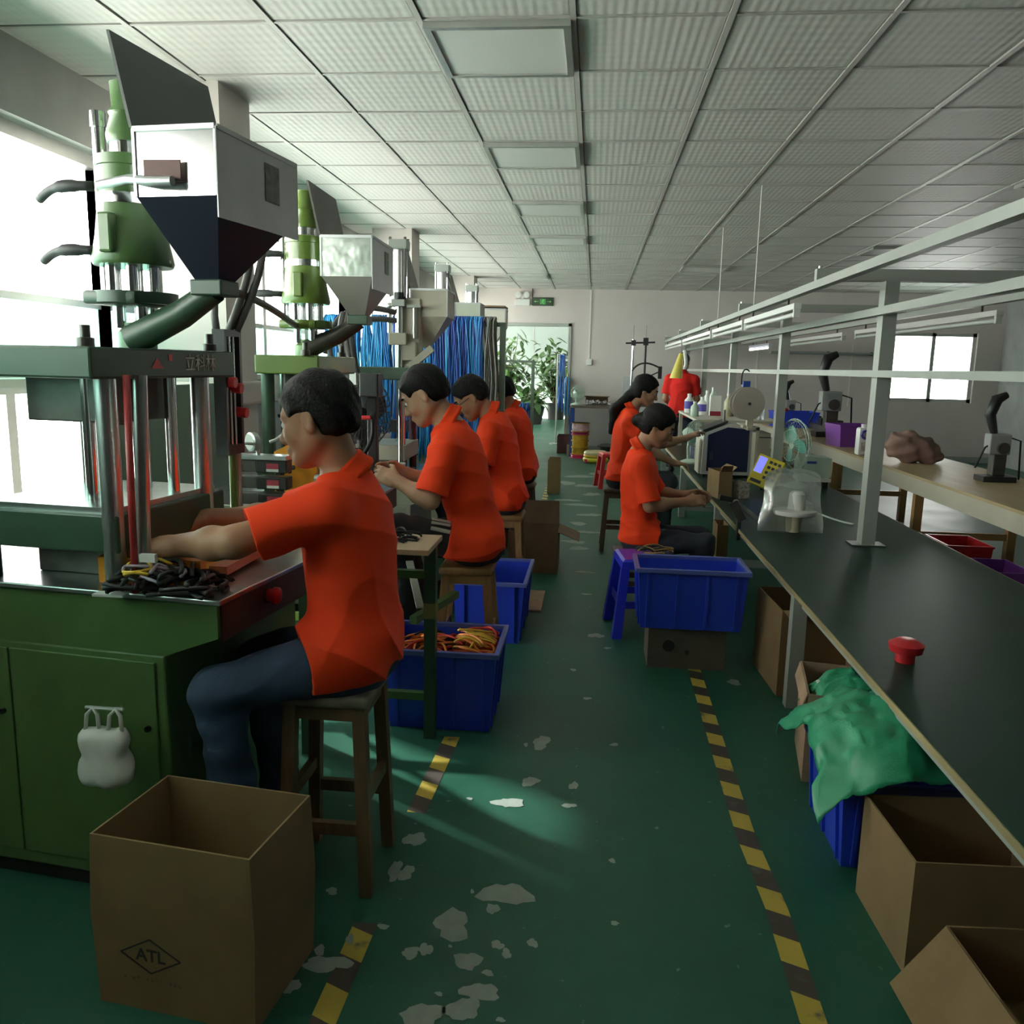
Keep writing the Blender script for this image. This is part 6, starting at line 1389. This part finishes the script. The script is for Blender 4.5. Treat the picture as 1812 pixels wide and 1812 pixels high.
for x, wd_, ln, m_, lb in ((-1.80, .25, .72, [LTB, CABLE, LTB], 'bright blue cable bundle leftmost on the long rack'), (-1.55, .19, .78, [LTB, CABLE, LTB], 'bright blue cable bundle second on the long rack'), (-1.33, .19, .95, [CABLE, CABLE2], 'blue cable bundle third on the long rack behind the cream hopper'),
        (-1.13, .19, 1.0, [CABLE, CABLE2, LTB], 'blue cable bundle fourth on the long rack'), (-.965, .16, 1.05, [CABLE2, CABLE, CABLE2], 'deep blue cable bundle fifth on the long rack'), (-.845, .12, 1.0, [CABLE, CABLE2, LTB], 'blue cable bundle sixth on the long rack beside the grey one'), (-.745, .09, .75, [CABLEG, CABLEG], 'grey cable bundle on the long rack next to its end post')):
    bundle(lb, x, 5.95, 1.75, ln, wd_, m_, 46 if wd_ > .1 else 22, int(-x*100), r=.006)
rack('small green pipe rack near the doorway with a cable bundle', -1.27, -.80, 11.0, 1.515)
bundle('teal-blue cable bundle low on the small rack near the doorway', -.90, 11.0, .95, .42, .12, [CABLE, CABLE2], 20, 97)
B().bar((-1.27, 11.0, .965), (-.80, 11.0, .965), .025).out('lower_bar', MATS['rack_green'], [o for o in bpy.data.objects if o.get('label', '').startswith('small green pipe')][0])
bundle('blue cable bundle hanging at the right jamb of the doorway', -.47, 14.74, 1.25, .62, .06, [CABLE, LTB], 20, 98, along='y')
bundle('thin blue cable bundle hanging from a hook in the corridor', -.62, 16.0, 1.65, 1.0, .10, [CABLE2, CABLE], 16, 99)
t = thing('cable_hook_stand', 'slim grey stand carrying the corridor cable bundle', 'stand', (-.62, 16.0, 0))
B().cyl((-.70, 16.0, 0), (-.70, 16.0, 1.70), .015, n=8).out('pole', ALUP, t, 40); B().bar((-.72, 16.0, 1.65), (-.5, 16.0, 1.65), .02).out('arm', ALUP, t); B().lathe([(.12, 0), (.12, .02)], (-.70, 16.0, 0), 16).out('base', ALUP, t)
t = thing('hose_bundle', 'thick dark hose bundle dropping beside the second press', 'hose', (-1.32, 5.0, 0))
for k, (dx, m_) in enumerate(((0, HOSE), (.03, RUB), (-.03, HOSE))):
    B().tube(bez((-1.36+dx, 4.62, 1.72), (-1.40+dx, 4.5, 1.5), (-1.22+dx, 4.5, 1.3), (-1.25+dx, 4.55, .82), 16), .018, 8).out('hose', m_, t, 180)
t = thing('cutter_stand', 'slim black machine post with red and blue fittings before the second worker', 'machine post', (-1.13, 4.3, .80))
B().box((-1.17, 4.28, .80), (-1.12, 4.33, 1.40), bev=.004).out('post', DARK, t); B().box((-1.20, 4.24, 1.28), (-1.10, 4.34, 1.40), bev=.006).out('head', DARK, t)
B().cyl((-1.215, 4.25, 1.18), (-1.215, 4.25, 1.28), .02, n=12).out('actuator', BLUEP, t, 40); B().cyl((-1.235, 4.24, 1.17), (-1.14, 4.24, 1.175), .011, n=10).out('red_fitting', RED, t, 40)
B().box((-1.25, 4.24, 1.34), (-1.215, 4.28, 1.40)).out('white_block', WHITE, t); B().tube(bez((-1.14, 4.26, 1.2), (-1.10, 4.24, 1.0), (-1.2, 4.2, .95), (-1.35, 4.15, .84)), .011, 8).out('cord', RUB, t, 180)
B().box((-1.28, 4.2, .80), (-1.05, 4.4, .812)).out('foot_plate', DSTEEL, t)
for k, (x, y, h_, mt_, lb) in enumerate(((-1.05, 4.5, .10, WHITE, 'white cup on the press table between second and third workers'), (-1.0, 4.55, .07, DSTEEL, 'steel can on the press table beside the white cup'))):
    t = thing('cup', lb, 'cup', (x, y, .814)); B().lathe([(.03, 0), (.035, h_), (.032, h_), (.028, .006)], (x, y, .814), 18).out('cup_body', mt_, t, 40)

# ------------------------------------------------------------------ by the doorway
t = thing('packing_table', 'dark-topped table with blue legs against the back wall by the doorway', 'table', (.15, 14.2, 0))
B().box((-.40, 13.85, .80), (.62, 14.55, .835)).out('table_top', mat('dark_top', (.10, .07, .055), .5), t)
for x in (-.35, .57):
    for y in (13.9, 14.5): B().box((x-.03, y-.03, 0), (x+.03, y+.03, .80)).out('leg', BLUEP, t)
t = thing('scrap_tray', 'long grey tray of metal scraps on the blue-legged table', 'tray', (.1, 14.3, .835)); 
B().box((-.12, 14.1, .835), (.22, 14.45, .855)).out('tray_body', DSTEEL, t)
b = B(); rnd = random.Random(12)
for k in range(60):
    p = V((rnd.uniform(-.12, .40), rnd.uniform(13.95, 14.4), .86+rnd.uniform(0, .05))); b.bar(p, p+V((rnd.uniform(-.04, .04), rnd.uniform(-.04, .04), rnd.uniform(-.01, .03))), .012)
b.out('scraps', STAIN2, t, kind='stuff')
t = thing('dark_lid', 'dark brown panel lying tilted over the scrap tray', 'panel', (.1, 14.4, .9)); b = B().box((-.16, 14.30, .97), (.26, 14.5, .985), Matrix.Translation((0, 0, 0))); b.box((-.14, 14.46, .855), (.24, 14.49, .97)); b.out('panel_body', KRAFTD, t)
t = thing('drawer_cabinet', 'pale grey drawer cabinet beside the blue-legged table', 'cabinet', (.93, 14.2, 0))
B().box((.66, 13.85, .45), (1.2, 14.5, .84)).out('cabinet_body', mat('cabinet_grey', (.40, .41, .40), .5), t)
for z_ in (.47, .66): B().box((.68, 13.838, z_), (1.18, 13.85, z_+.16)).out('drawer', MATS['cabinet_grey'], t)
for x in (.70, 1.16):
    for y in (13.9, 14.45): B().box((x-.02, y-.02, 0), (x+.02, y+.02, .45)).out('leg', ALUP, t)
t = thing('display_board', 'upright pale board on the grey drawer cabinet behind the women', 'board', (.62, 14.0, .84))
B().box((.46, 14.1, .835), (.58, 14.13, 1.32), bev=.003).out('board_body', mat('board_grey', (.45, .46, .45), .5), t); B().box((.46, 14.05, .835), (.58, 14.2, .85)).out('board_foot', ALUP, t)
t = thing('wire_feeder', 'black two-post wire feeder stand against the back wall', 'stand', (.72, 13.6, .84))
for x, m_ in ((.60, CHROME), (.80, DARK)): B().cyl((x, 13.95, .845), (x, 13.95, 1.92), .02, n=10).out('post', m_, t, 40); B().cyl((x, 13.95, 1.92), (x, 13.95, 2.15), .008, n=6).out('thin_rod', ALUP, t, 40)
B().cyl((.48, 13.95, 1.86), (.95, 13.95, 1.88), .014, n=8).out('cross_rod', DARK, t, 40); B().box((.76, 13.91, 1.83), (.84, 13.99, 1.95)).out('clamp', DARK, t); B().box((.57, 13.91, 1.82), (.64, 13.99, 1.91)).out('clamp', DARK, t)
B().tube(bez((.60, 13.94, 1.42), (.7, 13.94, 1.58), (.85, 13.94, 1.58), (1.05, 13.94, 1.47)), .014, 8).out('spring_arm', DARK, t, 180)
B().box((1.02, 13.92, 1.30), (1.08, 13.98, 1.50)).out('tensioner', DARK, t); B().bar((.80, 13.95, 1.30), (1.05, 13.95, 1.42), .05, .02).out('brace', DARK, t); B().box((.55, 13.88, .84), (1.1, 14.02, .86)).out('base', DSTEEL, t)
# cable reels under and before the table
spz = 0
for k, (h_, r_, m_, lb) in enumerate(((.06, .15, PINK, 'pink-flanged spool at the bottom of the spool pile'), (.11, .14, mat('amber_wire', (.55, .30, .02), .4), 'amber wire spool second from the floor'), (.11, .14, MATS['amber_wire'], 'amber wire spool third from the floor'), (.10, .14, MATS['amber_wire'], 'amber wire spool fourth from the floor'), (.05, .145, mat('plum_flange', (.35, .03, .12), .4), 'plum-flanged spool on the amber spools'), (.14, .15, mat('pink_wrap', (.55, .35, .38), .5, var=.5, scale=12), 'film-wrapped pink spool topping the spool pile'))):
    t = thing('wire_spool', lb, 'spool', (-.20, 13.72, spz), 0, 'wire spools under the table')
    B().lathe([(r_, 0), (r_, .012), (r_*.88, .014), (r_*.93, h_*.5), (r_*.88, h_-.014), (r_, h_-.012), (r_, h_)], (-.20, 13.72, spz), 24).out('winding', m_, t, 40)
    for zz in (0, h_-.01): B().lathe([(r_+.004, zz), (r_+.004, zz+.01)], (-.20, 13.72, spz), 24).out('flange', PINK if k in (0, 4) else MATS['amber_wire'], t, 40)
    spz += h_
t = thing('wire_coil', 'flat yellow wire coil in clear wrap lying on the floor', 'coil', (.06, 13.1, 0))
for k, (R_, z_, m_) in enumerate(((.16, .045, YELLOW), (.15, .10, MATS['amber_wire']), (.145, .14, mat('cream_wrap', (.6, .5, .3), .4)))): B().ring((.06, 13.1, z_), R_, .042, (0, 0, 1), 28, 8).out('winding', m_, t, 180)
B().box((-.11, 12.95, .01), (-.05, 13.0, .06)).out('red_tag', PINK, t)
for k, (x, y) in enumerate(((.25, 13.75), (.30, 14.0))):
    t = thing('black_reel', ('black cable reel on the floor under the table edge', 'black cable reel deeper under the table')[k], 'reel', (x, y, 0))
    for zz in (0, .19): B().lathe([(.17, zz), (.17, zz+.015)], (x, y, 0), 24).out('flange', DARK, t, 40)
    B().lathe([(.12, .015), (.12, .19)], (x, y, 0), 20).out('winding', RUB, t, 40)
t = thing('plank', 'pale plank leaning against the table end behind the women', 'plank', (.42, 13.75, 0)); B().bar((.38, 13.6, 0.0), (.47, 13.84, .78), .05, .015).out('board', PLY, t)
t = thing('broom', 'wooden broom standing by the right door jamb', 'broom', (-.50, 14.78, 0)); B().cyl((-.50, 14.76, .12), (-.47, 14.80, 1.35), .013, n=8).out('broom_handle', PLY, t, 40); B().box((-.60, 14.70, 0), (-.40, 14.80, .14), bev=.01).out('broom_head', KRAFTD, t)

# potted plants in the corridor
def plant(label, x, y, h_, w_, seed, nl=170, big=.17):
    t = thing('potted_plant', label, 'plant', (x, y, 0)); rnd = random.Random(seed)
    B().lathe([(.22, 0), (.30, .42), (.32, .44), (.29, .45), (.27, .40)], (x, y, 0), 20).out('pot', mat('dark_pot', (.05, .05, .045), .5), t, 40)
    st = B(); lf = B()
    for k in range(14):
        a = rnd.uniform(0, 6.28); e = V((x+w_*.75*math.cos(a)*rnd.uniform(.3, 1), y+w_*.75*math.sin(a)*rnd.uniform(.3, 1), h_*rnd.uniform(.55, 1))); s0 = V((x+.08*math.cos(a), y+.08*math.sin(a), .4))
        pts = bez(s0, s0+V((0, 0, h_*.3)), e-V((0, 0, h_*.2)), e, 8); st.tube(pts, .018, 5, .006)
        for q in range(nl//14):
            p = pts[rnd.randint(2, 8)]+V((rnd.gauss(0, .14), rnd.gauss(0, .14), rnd.gauss(0, .12))); d_ = V((rnd.gauss(0, 1), rnd.gauss(0, 1), rnd.gauss(-.3, .6))).normalized(); sd = d_.cross(V((0, 0, 1))).normalized(); L_ = big*rnd.uniform(.7, 1.5); W_ = L_*.26; n_ = sd.cross(d_)
            lf.loft([[p-sd*.004, p+sd*.004, p+n_*.004], [p+d_*L_*.4-sd*W_, p+d_*L_*.4+sd*W_, p+d_*L_*.4+n_*.02], [p+d_*L_*.75-sd*W_*.7-n_*.02, p+d_*L_*.75+sd*W_*.7-n_*.02, p+d_*L_*.75+n_*.01], [p+d_*L_-sd*.004-n_*.05, p+d_*L_+sd*.004-n_*.05, p+d_*L_-n_*.045]])
    st.out('stems', mat('stem', (.12, .10, .05), .6), t, 180, kind='stuff'); lf.out('foliage', LEAF, t, 60, kind='stuff')
plant('tall leafy potted plant in the corridor, right of the two', -1.05, 23.8, 2.15, .85, 4, 320, .24)
plant('bushy potted plant in the corridor, left of the two', -2.45, 23.0, 2.35, .95, 6, 340, .26)
plant('low broad-leaved potted plant in front of the tall ones in the corridor', -1.55, 21.6, 1.0, .55, 9, 120, .28)
